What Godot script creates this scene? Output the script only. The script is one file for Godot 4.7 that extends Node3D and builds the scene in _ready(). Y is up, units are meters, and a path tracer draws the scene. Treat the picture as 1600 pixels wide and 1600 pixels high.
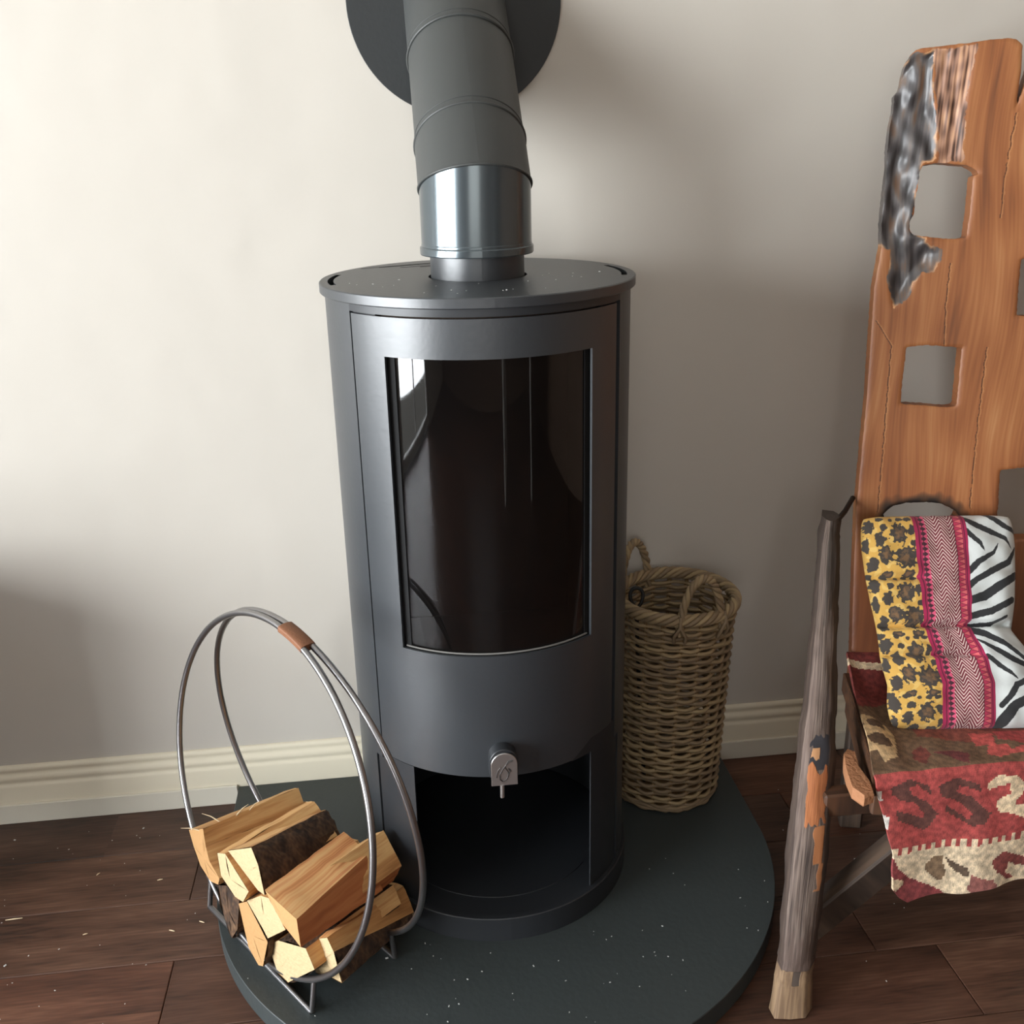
extends Node3D
# A wood stove on a round hearth, log holder, basket and a rustic plank chair. Metres, y up, wall behind at z = 0, x to the right.

const AX := Vector3(0, 0, 0.2837)      # stove axis on the floor
const WALL_Z := -0.018
const SEAT := Vector3(0.594, 0.362, 0.597)
const PL_O := Vector3(0.70, 0.36, 0.25)
const PL_R := Vector3(0.9613, 0.0, 0.2756)
const PL_U := Vector3(0.0288, 0.9945, -0.1005)
const PL_N := Vector3(-0.2741, 0.1045, 0.956)
const RING_H := Vector3(0.5924, 0, 0.8056)

var rng := RandomNumberGenerator.new()
var n1 := FastNoiseLite.new()
var n2 := FastNoiseLite.new()
var taken := {}
var M := {}


func _ready():
	rng.seed = 11
	for n in [n1, n2]:
		n.noise_type = FastNoiseLite.TYPE_SIMPLEX_SMOOTH
		n.frequency = 1.0
		n.fractal_type = FastNoiseLite.FRACTAL_NONE
	n1.seed = 3
	n2.seed = 21
	view_and_light()
	materials()
	room()
	flooring()
	hearth()
	stove()
	flue()
	log_holder()
	logs()
	basket()
	chair()
	kilim()
	cushion()
	crumbs()


# ------------------------------------------------------------------ camera and light
func view_and_light():
	var cam := Camera3D.new()
	cam.name = "camera"
	var bx := Vector3(0.9923, -0.0215, 0.1220)
	var bf := Vector3(0.1074, -0.3415, -0.9337).normalized()
	var bz := -bf
	var by := bz.cross(bx).normalized()
	bx = by.cross(bz).normalized()
	cam.transform = Transform3D(Basis(bx, by, bz), Vector3(-0.1457, 1.3472, 1.9518))
	cam.fov = 52.7876
	cam.near = 0.05
	cam.far = 60.0
	cam.current = true
	add_child(cam)
	var env := Environment.new()
	env.background_mode = Environment.BG_SKY
	var sky := Sky.new()
	var sm := ProceduralSkyMaterial.new()
	sm.sky_top_color = Color(0.66, 0.76, 0.88)
	sm.sky_horizon_color = Color(0.94, 0.94, 0.93)
	sm.ground_horizon_color = Color(0.76, 0.76, 0.74)
	sm.ground_bottom_color = Color(0.66, 0.66, 0.64)
	sm.sky_energy_multiplier = 1.4
	sm.ground_energy_multiplier = 1.6
	sky.sky_material = sm
	env.sky = sky
	env.tonemap_mode = Environment.TONE_MAPPER_LINEAR
	env.tonemap_exposure = 1.0
	env.sdfgi_enabled = true
	env.ssao_enabled = true
	env.ssil_enabled = true
	var we := WorldEnvironment.new()
	we.name = "world_environment"
	we.environment = env
	add_child(we)
	# bright hazy daylight low outside the left window and glass door, and daylight at the front window
	window_light("daylight_left", Vector3(-5.2, 1.1, 2.5), Vector3(1, 0, -0.2), Vector2(4.2, 2.8), 130.0, Color(0.965, 0.985, 1.0))
	window_light("daylight_front", Vector3(-0.55, 1.5, 4.255), Vector3(0, 0, -1), Vector2(1.5, 1.4), 1.5, Color(1.0, 0.97, 0.93))


func window_light(called, at, towards, size, energy, color):
	var l := AreaLight3D.new()
	l.name = called
	l.area_size = size
	l.light_energy = energy
	l.light_color = color
	l.shadow_enabled = true
	l.set("area_range", 12.0)
	l.position = at
	add_child(l)
	l.look_at_from_position(at, at + towards, Vector3.UP)


# ------------------------------------------------------------------ naming
func numbered(called):
	if not taken.has(called):
		taken[called] = 0
		return called
	taken[called] += 1
	return "%s_%03d" % [called, taken[called]]


func tag(o, label, category, group = ""):
	o.set_meta("label", label)
	o.set_meta("category", category)
	if group != "":
		o.set_meta("group", group)
	return o


func thing(called, label, category, at = Vector3.ZERO, group = ""):
	var o := Node3D.new()
	o.name = numbered(called)
	add_child(o)
	o.position = at
	return tag(o, label, category, group)


# commit a SurfaceTool (points given in world space) as one named mesh below parent
func obj(called, st, material, parent = null):
	var o := MeshInstance3D.new()
	var shift := Vector3.ZERO
	if parent != null:
		shift = world_at(parent)
	if st is SurfaceTool:
		var m: ArrayMesh = st.commit()
		if shift != Vector3.ZERO:
			var t := SurfaceTool.new()
			t.append_from(m, 0, Transform3D(Basis(), -shift))
			m = t.commit()
		o.mesh = m
	else:
		o.mesh = st
	o.material_override = material
	if parent == null:
		o.name = numbered(called)
		add_child(o)
	else:
		o.name = called
		parent.add_child(o, true)
	return o


func world_at(o):
	var p := Vector3.ZERO
	while o is Node3D and o != self:
		p += o.position
		o = o.get_parent()
	return p


func struct(called, st, material, parent = null):
	var o = obj(called, st, material, parent)
	if parent == null:
		o.set_meta("kind", "structure")
	return o


# ------------------------------------------------------------------ shape helpers
func mb():
	var st := SurfaceTool.new()
	st.begin(Mesh.PRIMITIVE_TRIANGLES)
	st.set_smooth_group(-1)
	return st


func done(st, uv = false):
	st.index()
	st.generate_normals()
	if uv:
		st.generate_tangents()
	return st


# a triangle and a quad, turned so that they face «out»
func tri(st, a, b, c, out, ua = Vector2.ZERO, ub = Vector2.ZERO, uc = Vector2.ZERO):
	if (c - a).cross(b - a).dot(out) < 0.0:
		var s = b
		b = c
		c = s
		var t = ub
		ub = uc
		uc = t
	st.set_uv(ua)
	st.add_vertex(a)
	st.set_uv(ub)
	st.add_vertex(b)
	st.set_uv(uc)
	st.add_vertex(c)


func quad(st, a, b, c, d, out, ua = Vector2(0, 0), ub = Vector2(1, 0), uc = Vector2(1, 1), ud = Vector2(0, 1)):
	tri(st, a, b, c, out, ua, ub, uc)
	tri(st, a, c, d, out, ua, uc, ud)


# a box with chamfered edges
func box(st, lo: Vector3, hi: Vector3, ch = 0.0, basis = Basis(), origin = Vector3.ZERO):
	var c := (lo + hi) * 0.5
	var h := (hi - lo) * 0.5
	for ax in 3:
		for s in [-1.0, 1.0]:
			var u := (ax + 1) % 3
			var v := (ax + 2) % 3
			var p := []
			for k in [[-1, -1], [1, -1], [1, 1], [-1, 1]]:
				var q := c
				q[ax] += s * h[ax]
				q[u] += k[0] * (h[u] - ch)
				q[v] += k[1] * (h[v] - ch)
				p.append(origin + basis * q)
			var o := Vector3.ZERO
			o[ax] = s
			quad(st, p[0], p[1], p[2], p[3], basis * o, Vector2(0, 0), Vector2(h[u] * 2, 0), Vector2(h[u] * 2, h[v] * 2), Vector2(0, h[v] * 2))
	if ch <= 0.0:
		return
	for ax in 3:
		var u := (ax + 1) % 3
		var v := (ax + 2) % 3
		for k in [[-1, -1], [1, -1], [1, 1], [-1, 1]]:
			var pts := []
			for e in [-1.0, 1.0]:
				var q := c
				q[ax] += e * (h[ax] - ch)
				var q1 := q
				q1[u] += k[0] * h[u]
				q1[v] += k[1] * (h[v] - ch)
				var q2 := q
				q2[u] += k[0] * (h[u] - ch)
				q2[v] += k[1] * h[v]
				pts.append(origin + basis * q1)
				pts.append(origin + basis * q2)
			var o := Vector3.ZERO
			o[u] = k[0]
			o[v] = k[1]
			quad(st, pts[0], pts[1], pts[3], pts[2], basis * o)
	for sx in [-1.0, 1.0]:
		for sy in [-1.0, 1.0]:
			for sz in [-1.0, 1.0]:
				var s := Vector3(sx, sy, sz)
				var k = c + s * (h - Vector3.ONE * ch)
				tri(st, origin + basis * (k + Vector3(sx * ch, 0, 0)), origin + basis * (k + Vector3(0, sy * ch, 0)), origin + basis * (k + Vector3(0, 0, sz * ch)), basis * s)


# a round tube swept along points; radius may be an array
func tube(st, pts, radius, sides = 10, closed = false, flat = Vector2(1, 1)):
	st.set_smooth_group(1)
	var n: int = pts.size()
	var rings := []
	var side := Vector3.ZERO
	var run := 0.0
	var runs := []
	for i in n:
		var p: Vector3 = pts[i]
		var a: Vector3 = pts[(i - 1 + n) % n] if (closed or i > 0) else p
		var b: Vector3 = pts[(i + 1) % n] if (closed or i < n - 1) else p
		var t := (b - a).normalized()
		if i == 0:
			side = t.cross(Vector3.UP if absf(t.y) < 0.9 else Vector3.RIGHT).normalized()
		else:
			side = (side - t * side.dot(t)).normalized()
			run += p.distance_to(pts[i - 1])
		runs.append(run)
		var up := t.cross(side)
		var r: float = radius[i] if radius is Array else radius
		var ring := []
		for k in sides:
			var an = TAU * k / sides
			ring.append(p + (side * cos(an) * flat.x + up * sin(an) * flat.y) * r)
		rings.append(ring)
	var last := n if closed else n - 1
	for i in last:
		var j := (i + 1) % n
		# for a closed tube the frame may come back turned: match the nearest start
		var off := 0
		if closed and j == 0:
			var best := 1e9
			for k in sides:
				var d: float = rings[i][0].distance_to(rings[0][k])
				if d < best:
					best = d
					off = k
		for k in sides:
			var l = (k + 1) % sides
			var m: Vector3 = (rings[i][k] + rings[i][l]) * 0.5 - pts[i]
			var v0: float = runs[i]
			var v1: float = runs[j] if j > 0 else v0 + 0.01
			quad(st, rings[i][k], rings[i][l], rings[j][(l + off) % sides], rings[j][(k + off) % sides], m, Vector2(float(k) / sides, v0), Vector2(float(k + 1) / sides, v0), Vector2(float(k + 1) / sides, v1), Vector2(float(k) / sides, v1))
	if not closed:
		st.set_smooth_group(2)
		for e in [[0, 1], [n - 1, n - 2]]:
			var o: Vector3 = pts[e[0]] - pts[e[1]]
			for k in sides:
				tri(st, pts[e[0]], rings[e[0]][k], rings[e[0]][(k + 1) % sides], o)


# a profile of (radius, y) turned about a vertical axis through c
func lathe(st, c, profile, segs = 96, a0 = 0.0, a1 = TAU, smooth = false):
	for i in profile.size() - 1:
		st.set_smooth_group(1 if smooth else i + 1)
		var p = profile[i]
		var q = profile[i + 1]
		for k in segs:
			var s := lerpf(a0, a1, float(k) / segs)
			var t := lerpf(a0, a1, float(k + 1) / segs)
			var ds := Vector3(sin(s), 0, cos(s))
			var dt := Vector3(sin(t), 0, cos(t))
			var nr: Vector2 = Vector2(q.y - p.y, -(q.x - p.x))
			var out: Vector3 = (ds + dt) * 0.5 * nr.x + Vector3(0, nr.y, 0)
			var u0 := s / TAU * 4.0
			var u1 := t / TAU * 4.0
			quad(st, c + ds * p.x + Vector3(0, p.y, 0), c + dt * p.x + Vector3(0, p.y, 0), c + dt * q.x + Vector3(0, q.y, 0), c + ds * q.x + Vector3(0, q.y, 0), out, Vector2(u0, p.y), Vector2(u1, p.y), Vector2(u1, q.y), Vector2(u0, q.y))


# a curved plate between two radii, angles in degrees from the front (+z) to the right
func arc_plate(st, c, ro, ri, a0, a1, y0, y1, segs = 24, y0b = null):
	var yb0 = y0 if y0b == null else y0b
	for k in segs:
		var f0 = float(k) / segs
		var f1 = float(k + 1) / segs
		var s := deg_to_rad(lerpf(a0, a1, f0))
		var t := deg_to_rad(lerpf(a0, a1, f1))
		var ds := Vector3(sin(s), 0, cos(s))
		var dt := Vector3(sin(t), 0, cos(t))
		var ya := Vector3(0, lerpf(y0, yb0, f0), 0)
		var yb := Vector3(0, lerpf(y0, yb0, f1), 0)
		var yt := Vector3(0, y1, 0)
		st.set_smooth_group(1)
		quad(st, c + ds * ro + ya, c + dt * ro + yb, c + dt * ro + yt, c + ds * ro + yt, ds + dt)
		st.set_smooth_group(2)
		quad(st, c + ds * ri + ya, c + dt * ri + yb, c + dt * ri + yt, c + ds * ri + yt, -ds - dt)
		st.set_smooth_group(3)
		quad(st, c + ds * ro + yt, c + dt * ro + yt, c + dt * ri + yt, c + ds * ri + yt, Vector3.UP)
		st.set_smooth_group(4)
		quad(st, c + ds * ro + ya, c + dt * ro + yb, c + dt * ri + yb, c + ds * ri + ya, Vector3.DOWN)
		st.set_smooth_group(-1)
		if k == 0:
			quad(st, c + ds * ro + ya, c + ds * ri + ya, c + ds * ri + yt, c + ds * ro + yt, ds - dt)
		if k == segs - 1:
			quad(st, c + dt * ro + yb, c + dt * ri + yb, c + dt * ri + yt, c + dt * ro + yt, dt - ds)


# a flat outline given height: prism along «dir»
func prism(st, pts, dir, ch = 0.0):
	var c := Vector3.ZERO
	for p in pts:
		c += p
	c /= pts.size()
	var n: int = pts.size()
	var flat := PackedVector2Array()
	var ax: Vector3 = (pts[1] - pts[0]).normalized()
	var ay: Vector3 = dir.normalized().cross(ax)
	var inset := []
	for p in pts:
		var d: Vector3 = p - c
		flat.append(Vector2(d.dot(ax), d.dot(ay)))
		inset.append(p - d.normalized() * ch)
	var dn: Vector3 = dir.normalized() * ch
	st.set_smooth_group(-1)
	for i in n:
		var j := (i + 1) % n
		var out: Vector3 = (pts[i] + pts[j]) * 0.5 - c
		quad(st, pts[i] + dn, pts[j] + dn, pts[j] + dir - dn, pts[i] + dir - dn, out)
		if ch > 0.0:
			quad(st, pts[i] + dn, pts[j] + dn, inset[j], inset[i], out - dir)
			quad(st, pts[i] + dir - dn, pts[j] + dir - dn, inset[j] + dir, inset[i] + dir, out + dir)
	var ix := Geometry2D.triangulate_polygon(flat)
	for i in range(0, ix.size(), 3):
		tri(st, inset[ix[i]], inset[ix[i + 1]], inset[ix[i + 2]], -dir, flat[ix[i]], flat[ix[i + 1]], flat[ix[i + 2]])
		tri(st, inset[ix[i]] + dir, inset[ix[i + 1]] + dir, inset[ix[i + 2]] + dir, dir, flat[ix[i]], flat[ix[i + 1]], flat[ix[i + 2]])


func v3(a):
	return Vector3(a[0], a[1], a[2])


func vs(list):
	var out := []
	for a in list:
		out.append(v3(a))
	return out


func poly(list):
	var out := PackedVector2Array()
	for a in list:
		out.append(Vector2(a[0], a[1]))
	return out


# signed distance to a polygon, positive inside
func sdist(p: Vector2, pg: PackedVector2Array) -> float:
	var best := 1e9
	var inside := false
	var n := pg.size()
	var j := n - 1
	for i in n:
		var a := pg[i]
		var b := pg[j]
		var e := b - a
		var w := p - a
		var d := w - e * clampf(w.dot(e) / maxf(e.length_squared(), 1e-12), 0.0, 1.0)
		best = minf(best, d.length_squared())
		if (a.y > p.y) != (b.y > p.y) and p.x < (b.x - a.x) * (p.y - a.y) / (b.y - a.y) + a.x:
			inside = not inside
		j = i
	return sqrt(best) if inside else -sqrt(best)


func along(table, x):
	for i in table.size() - 1:
		if x <= table[i + 1][0]:
			var f: float = clampf((x - table[i][0]) / (table[i + 1][0] - table[i][0]), 0.0, 1.0)
			return lerpf(table[i][1], table[i + 1][1], f)
	return table[-1][1]


# ------------------------------------------------------------------ textures and materials
func picture(w, h, f):
	var data := PackedByteArray()
	data.resize(w * h * 3)
	var k := 0
	for y in h:
		for x in w:
			var c: Color = f.call(x, y)
			data[k] = int(clampf(c.r, 0, 1) * 255.0)
			data[k + 1] = int(clampf(c.g, 0, 1) * 255.0)
			data[k + 2] = int(clampf(c.b, 0, 1) * 255.0)
			k += 3
	return ImageTexture.create_from_image(Image.create_from_data(w, h, false, Image.FORMAT_RGB8, data))


func ramp(stops, t):
	t = clampf(t, 0.0, 1.0) * (stops.size() - 1)
	var i := mini(int(t), stops.size() - 2)
	return stops[i].lerp(stops[i + 1], t - i)


# wood with its grain along v
func grain(w, h, stops, across, along_, seed_, streak = 0.5, fleck = 0.12):
	return picture(w, h, func(x, y):
		var u = float(x) / w
		var v = float(y) / h
		var wob: float = n1.get_noise_2d(u * 3.0 + seed_, v * along_ * 0.8) * 0.25
		var a: float = n1.get_noise_2d((u + wob * 0.12) * across + seed_ * 7.0, v * along_)
		var b: float = n2.get_noise_2d((u + wob * 0.08) * across * 4.3 + seed_, v * along_ * 1.6)
		var c: float = n1.get_noise_2d(u * across * 14.0, v * along_ * 6.0 + seed_)
		return ramp(stops, 0.5 + a * streak + b * streak * 0.45 + c * fleck))


func noise_tex(freq, size = 256, as_normal = false, seed_ = 1, octaves = 4, bump = 6.0):
	var n := FastNoiseLite.new()
	n.noise_type = FastNoiseLite.TYPE_SIMPLEX_SMOOTH
	n.seed = seed_
	n.frequency = freq
	n.fractal_octaves = octaves
	var t := NoiseTexture2D.new()
	t.width = size
	t.height = size
	t.seamless = true
	t.noise = n
	t.as_normal_map = as_normal
	t.bump_strength = bump
	return t


func mat(color, rough = 0.6, metal = 0.0, tex = null):
	var m := StandardMaterial3D.new()
	m.albedo_color = color
	m.roughness = rough
	m.metallic = metal
	if tex != null:
		m.albedo_texture = tex
	return m


func bumpy(m, tex, cm, scale):
	m.heightmap_enabled = true
	m.heightmap_texture = tex
	m.heightmap_scale = cm
	m.uv1_triplanar = true
	m.uv1_world_triplanar = true
	m.uv1_scale = Vector3.ONE * scale
	return m


func c8(r, g, b):
	return Color(r / 255.0, g / 255.0, b / 255.0)


func materials():
	var fine = noise_tex(0.05, 256, false, 5, 5)
	var soft = noise_tex(0.012, 256, false, 9, 3)
	M.wall = bumpy(mat(c8(197, 191, 181), 0.75), soft, 0.16, 1.1)
	M.wall_brown = mat(c8(122, 98, 80), 0.7)
	M.white = mat(c8(226, 222, 212), 0.8)
	M.ceiling = mat(c8(232, 230, 225), 0.85)
	M.trim = mat(c8(228, 219, 196), 0.38)
	M.trim_low = mat(c8(214, 208, 192), 0.45)
	M.stove = bumpy(mat(c8(41, 45, 49), 0.40), fine, 0.012, 6.0)
	M.stove.metallic_specular = 0.7
	M.stove_dark = mat(c8(38, 40, 43), 0.42)
	M.flue_matt = bumpy(mat(c8(57, 59, 58), 0.5), fine, 0.012, 6.0)
	M.flue_gloss = mat(c8(92, 100, 104), 0.2, 0.7)
	M.black = mat(c8(12, 12, 13), 0.9)
	M.flange = bumpy(mat(c8(38, 41, 42), 0.55), fine, 0.012, 6.0)
	M.brick = mat(c8(66, 54, 46), 0.95)
	M.hearth = bumpy(mat(c8(52, 58, 58), 0.5), fine, 0.02, 5.0)
	M.steel = mat(c8(150, 148, 148), 0.3, 0.95)
	M.chrome = mat(c8(190, 186, 184), 0.3, 0.9)
	M.engrave = mat(c8(70, 66, 64), 0.5, 0.6)
	M.leather = bumpy(mat(c8(122, 78, 50), 0.6), fine, 0.06, 12.0)
	M.rope = mat(c8(112, 110, 106), 0.9)
	M.cord = mat(c8(16, 16, 17), 0.6)
	M.glass = mat(Color(0.05, 0.045, 0.045, 0.62), 0.03)
	M.glass.transparency = BaseMaterial3D.TRANSPARENCY_ALPHA
	M.pane = mat(Color(1, 1, 1, 0.05), 0.02)
	M.pane.transparency = BaseMaterial3D.TRANSPARENCY_ALPHA
	M.frame = mat(c8(236, 234, 228), 0.45)
	M.walnut = mat(Color.WHITE, 0.5, 0.0, grain(256, 256, [c8(70, 44, 28), c8(112, 74, 48)], 6.0, 2.0, 40.0))
	# floor boards, four tones
	M.floor = []
	for i in 4:
		var d := [c8(52, 35, 27), c8(80, 54, 41), c8(96, 67, 52), c8(116, 86, 68)]
		var m = mat([Color(1, 1, 1), Color(0.9, 0.87, 0.86), Color(1.0, 0.93, 0.9), Color(0.86, 0.86, 0.88)][i], 0.42, 0.0, grain(192, 512, d, 2.2, 2.0, 3.0 + i * 5.7, 0.34, 0.2))
		m.heightmap_enabled = true
		m.heightmap_texture = m.albedo_texture
		m.heightmap_scale = 0.05
		M.floor.append(m)
	# firewood
	M.split = [
		mat(Color.WHITE, 0.75, 0.0, grain(160, 320, [c8(158, 108, 60), c8(196, 144, 88), c8(216, 172, 114), c8(182, 122, 68)], 6.0, 0.9, 12.0, 0.42, 0.12)),
		mat(Color.WHITE, 0.75, 0.0, grain(160, 320, [c8(186, 116, 66), c8(222, 156, 98), c8(234, 188, 128), c8(214, 142, 90)], 9.0, 0.7, 31.0, 0.5, 0.08)),
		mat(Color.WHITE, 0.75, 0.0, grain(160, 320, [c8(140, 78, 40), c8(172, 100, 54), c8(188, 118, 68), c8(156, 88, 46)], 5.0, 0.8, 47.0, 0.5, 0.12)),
	]
	for m in M.split:
		m.heightmap_enabled = true
		m.heightmap_texture = m.albedo_texture
		m.heightmap_scale = 0.12
	M.end_grain = bumpy(mat(c8(188, 164, 124), 0.9), fine, 0.3, 9.0)
	M.end_tan = bumpy(mat(c8(176, 134, 86), 0.85), fine, 0.15, 9.0)
	M.bark = mat(Color.WHITE, 0.9, 0.0, picture(192, 192, func(x, y):
		var a: float = n1.get_noise_2d(x * 0.035, y * 0.012 + 9.0)
		var b: float = n2.get_noise_2d(x * 0.11, y * 0.06)
		return ramp([c8(30, 20, 14), c8(58, 40, 27), c8(92, 66, 45), c8(128, 98, 70)], 0.42 + a * 0.4 + b * 0.3)))
	bumpy(M.bark, M.bark.albedo_texture, 0.5, 7.0)
	# wicker, three tones
	M.wicker = []
	for c in [c8(150, 128, 97), c8(134, 114, 88), c8(162, 140, 105)]:
		var m = mat(c, 0.65)
		bumpy(m, fine, 0.04, 14.0)
		M.wicker.append(m)
	M.stake = bumpy(mat(c8(124, 98, 62), 0.7), fine, 0.04, 14.0)
	# rough timber of the chair
	M.post = mat(Color.WHITE, 0.8, 0.0, picture(192, 768, post_colour))
	M.post.heightmap_enabled = true
	M.post.heightmap_texture = M.post.albedo_texture
	M.post.heightmap_scale = 0.16
	M.timber = mat(Color.WHITE, 0.6, 0.0, grain(192, 384, [c8(46, 29, 19), c8(78, 50, 32), c8(104, 70, 45)], 6.0, 1.6, 55.0, 0.45, 0.2))
	M.dark_timber = mat(Color.WHITE, 0.65, 0.0, grain(192, 384, [c8(36, 27, 21), c8(62, 48, 38), c8(88, 70, 56)], 7.0, 1.6, 66.0, 0.45, 0.2))
	M.cut = bumpy(mat(c8(166, 114, 78), 0.75), fine, 0.15, 8.0)
	M.iron = mat(c8(42, 36, 32), 0.6, 0.6)
	M.chip = mat(c8(226, 204, 168), 0.8)
	M.ash = mat(c8(206, 206, 202), 0.9)


# ------------------------------------------------------------------ the room
func room():
	var X0 := -2.7
	var X1 := 2.4
	var Z1 := 4.3
	var H := 2.6
	var st = mb()
	box(st, Vector3(X0 - 0.15, -0.05, WALL_Z - 0.15), Vector3(X1 + 0.15, H, WALL_Z))
	struct("wall_back", done(st), M.wall)
	st = mb()
	box(st, Vector3(X1, -0.05, WALL_Z), Vector3(X1 + 0.15, H, Z1))
	struct("wall_right", done(st), M.wall_brown)
	# left wall with its window opening
	st = mb()
	var wz0 := 0.22
	var wz1 := 1.2
	var wy0 := 0.62
	var wy1 := 2.16
	var dz0 := 1.3
	var dz1 := 2.9
	box(st, Vector3(X0 - 0.15, -0.05, WALL_Z), Vector3(X0, H, wz0))
	box(st, Vector3(X0 - 0.15, -0.05, wz1), Vector3(X0, H, dz0))
	box(st, Vector3(X0 - 0.15, -0.05, dz1), Vector3(X0, H, Z1))
	box(st, Vector3(X0 - 0.15, -0.05, wz0), Vector3(X0, wy0, wz1))
	box(st, Vector3(X0 - 0.15, wy1, wz0), Vector3(X0, H, wz1))
	box(st, Vector3(X0 - 0.15, wy1, dz0), Vector3(X0, H, dz1))
	struct("wall_left", done(st), M.wall)
	window("window_1", Vector3(X0 - 0.09, wy0, wz0), Vector3(0, 0, 1), wz1 - wz0, wy1 - wy0, Vector3(1, 0, 0))
	window("door_1", Vector3(X0 - 0.09, 0.0, dz0), Vector3(0, 0, 1), dz1 - dz0, wy1, Vector3(1, 0, 0))
	# two pale panels added, unseen, to reflect as streaks in the stove glass
	for k in [["door_2", Vector3(0.45, 0, 2.78), Vector3(0.72, 0, 3.55)], ["door_3", Vector3(1.32, 0, 2.5), Vector3(1.75, 0, 3.2)]]:
		st = mb()
		var dd: Vector3 = (k[2] - k[1]).normalized()
		box(st, Vector3(0, 0.005, -0.02), Vector3(k[1].distance_to(k[2]), 2.05, 0.02), 0.003, Basis(dd, Vector3.UP, dd.cross(Vector3.UP)), k[1])
		struct(k[0], done(st), M.frame)
	# front wall, behind the camera
	st = mb()
	var fx0 := -1.32
	var fx1 := 0.22
	var fy0 := 0.8
	var fy1 := 2.22
	box(st, Vector3(X0 - 0.15, -0.05, Z1), Vector3(fx0, H, Z1 + 0.15))
	box(st, Vector3(fx1, -0.05, Z1), Vector3(X1 + 0.15, H, Z1 + 0.15))
	box(st, Vector3(fx0, -0.05, Z1), Vector3(fx1, fy0, Z1 + 0.15))
	box(st, Vector3(fx0, fy1, Z1), Vector3(fx1, H, Z1 + 0.15))
	struct("wall_front", done(st), M.wall_brown)
	window("window_2", Vector3(fx0, fy0, Z1 + 0.09), Vector3(1, 0, 0), fx1 - fx0, fy1 - fy0, Vector3(0, 0, -1))
	st = mb()
	box(st, Vector3(X0 - 0.15, H, WALL_Z - 0.15), Vector3(X1 + 0.15, H + 0.12, Z1 + 0.15))
	struct("ceiling", done(st), M.ceiling)
	# skirting: an upper moulding that runs through, and the low plinth that stops at the hearth
	var up := [[0.0431, -0.0045], [0.084, -0.0045], [0.0875, -0.0055], [0.0905, -0.0085], [0.094, -0.0095], [0.099, -0.0065], [0.1045, -0.0055], [0.110, -0.0075], [0.1135, -0.0115], [0.118, -0.0118], [0.1225, -0.0095], [0.128, -0.0102], [0.1315, -0.0135], [0.1323, -0.0178]]
	st = mb()
	for i in up.size() - 1:
		st.set_smooth_group(1)
		var a = up[i]
		var b = up[i + 1]
		quad(st, Vector3(X0, a[0], a[1]), Vector3(X1, a[0], a[1]), Vector3(X1, b[0], b[1]), Vector3(X0, b[0], b[1]), Vector3(0, 0.3, 1))
	quad(st, Vector3(X0, 0, -0.0045), Vector3(X1, 0, -0.0045), Vector3(X1, 0.0431, -0.0045), Vector3(X0, 0.0431, -0.0045), Vector3(0, 0, 1))
	struct("baseboard_back", done(st), M.trim)
	for k in [["trim_1", X0, -0.5308], ["trim_2", 0.529, X1]]:
		st = mb()
		box(st, Vector3(k[1], 0, -0.006), Vector3(k[2], 0.0455, 0.001), 0.0015)
		struct(k[0], done(st), M.trim_low)
	# low cabinet added, unseen, to shade the lower left wall
	var sb = thing("added_cabinet", "added low walnut cabinet, out of view, that shades the lower left wall", "added_cabinet", Vector3(-1.85, 0, 0.24))
	st = mb()
	box(st, Vector3(-2.4, 0.1, 0.004), Vector3(-1.22, 0.625, 0.46), 0.004)
	obj("body", done(st), M.walnut, sb)
	st = mb()
	box(st, Vector3(-2.42, 0.625, 0.004), Vector3(-1.20, 0.65, 0.48), 0.004)
	obj("top", done(st), M.walnut, sb)
	for i in 3:
		st = mb()
		box(st, Vector3(-2.39 + i * 0.389, 0.13, 0.458), Vector3(-2.01 + i * 0.389, 0.60, 0.474), 0.003)
		obj("door", done(st), M.walnut, sb)
	for i in 4:
		st = mb()
		var lx: float = [-2.36, -1.26][i % 2]
		var lz: float = [0.04, 0.42][i / 2]
		box(st, Vector3(lx - 0.02, 0, lz - 0.02), Vector3(lx + 0.02, 0.105, lz + 0.02), 0.003)
		obj("leg", done(st), M.walnut, sb)


func window(called, corner, along_, w, h, inward):
	var st = mb()
	var bas := Basis(along_, Vector3.UP, inward)
	for b in [[0.0, 0.06, 0.0, h], [w - 0.06, w, 0.0, h], [0.06, w - 0.06, 0.0, 0.06], [0.06, w - 0.06, h - 0.06, h], [w * 0.5 - 0.02, w * 0.5 + 0.02, 0.06, h - 0.06]]:
		box(st, Vector3(b[0], b[2], -0.025), Vector3(b[1], b[3], 0.025), 0.004, bas, corner)
	var f = struct(called, done(st), M.frame)
	for k in 2:
		st = mb()
		var x0: float = [0.06, w * 0.5 + 0.02][k]
		var x1: float = [w * 0.5 - 0.02, w - 0.06][k]
		quad(st, corner + bas * Vector3(x0, 0.06, 0), corner + bas * Vector3(x1, 0.06, 0), corner + bas * Vector3(x1, h - 0.06, 0), corner + bas * Vector3(x0, h - 0.06, 0), inward)
		obj("pane", done(st), M.pane, f)


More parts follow.
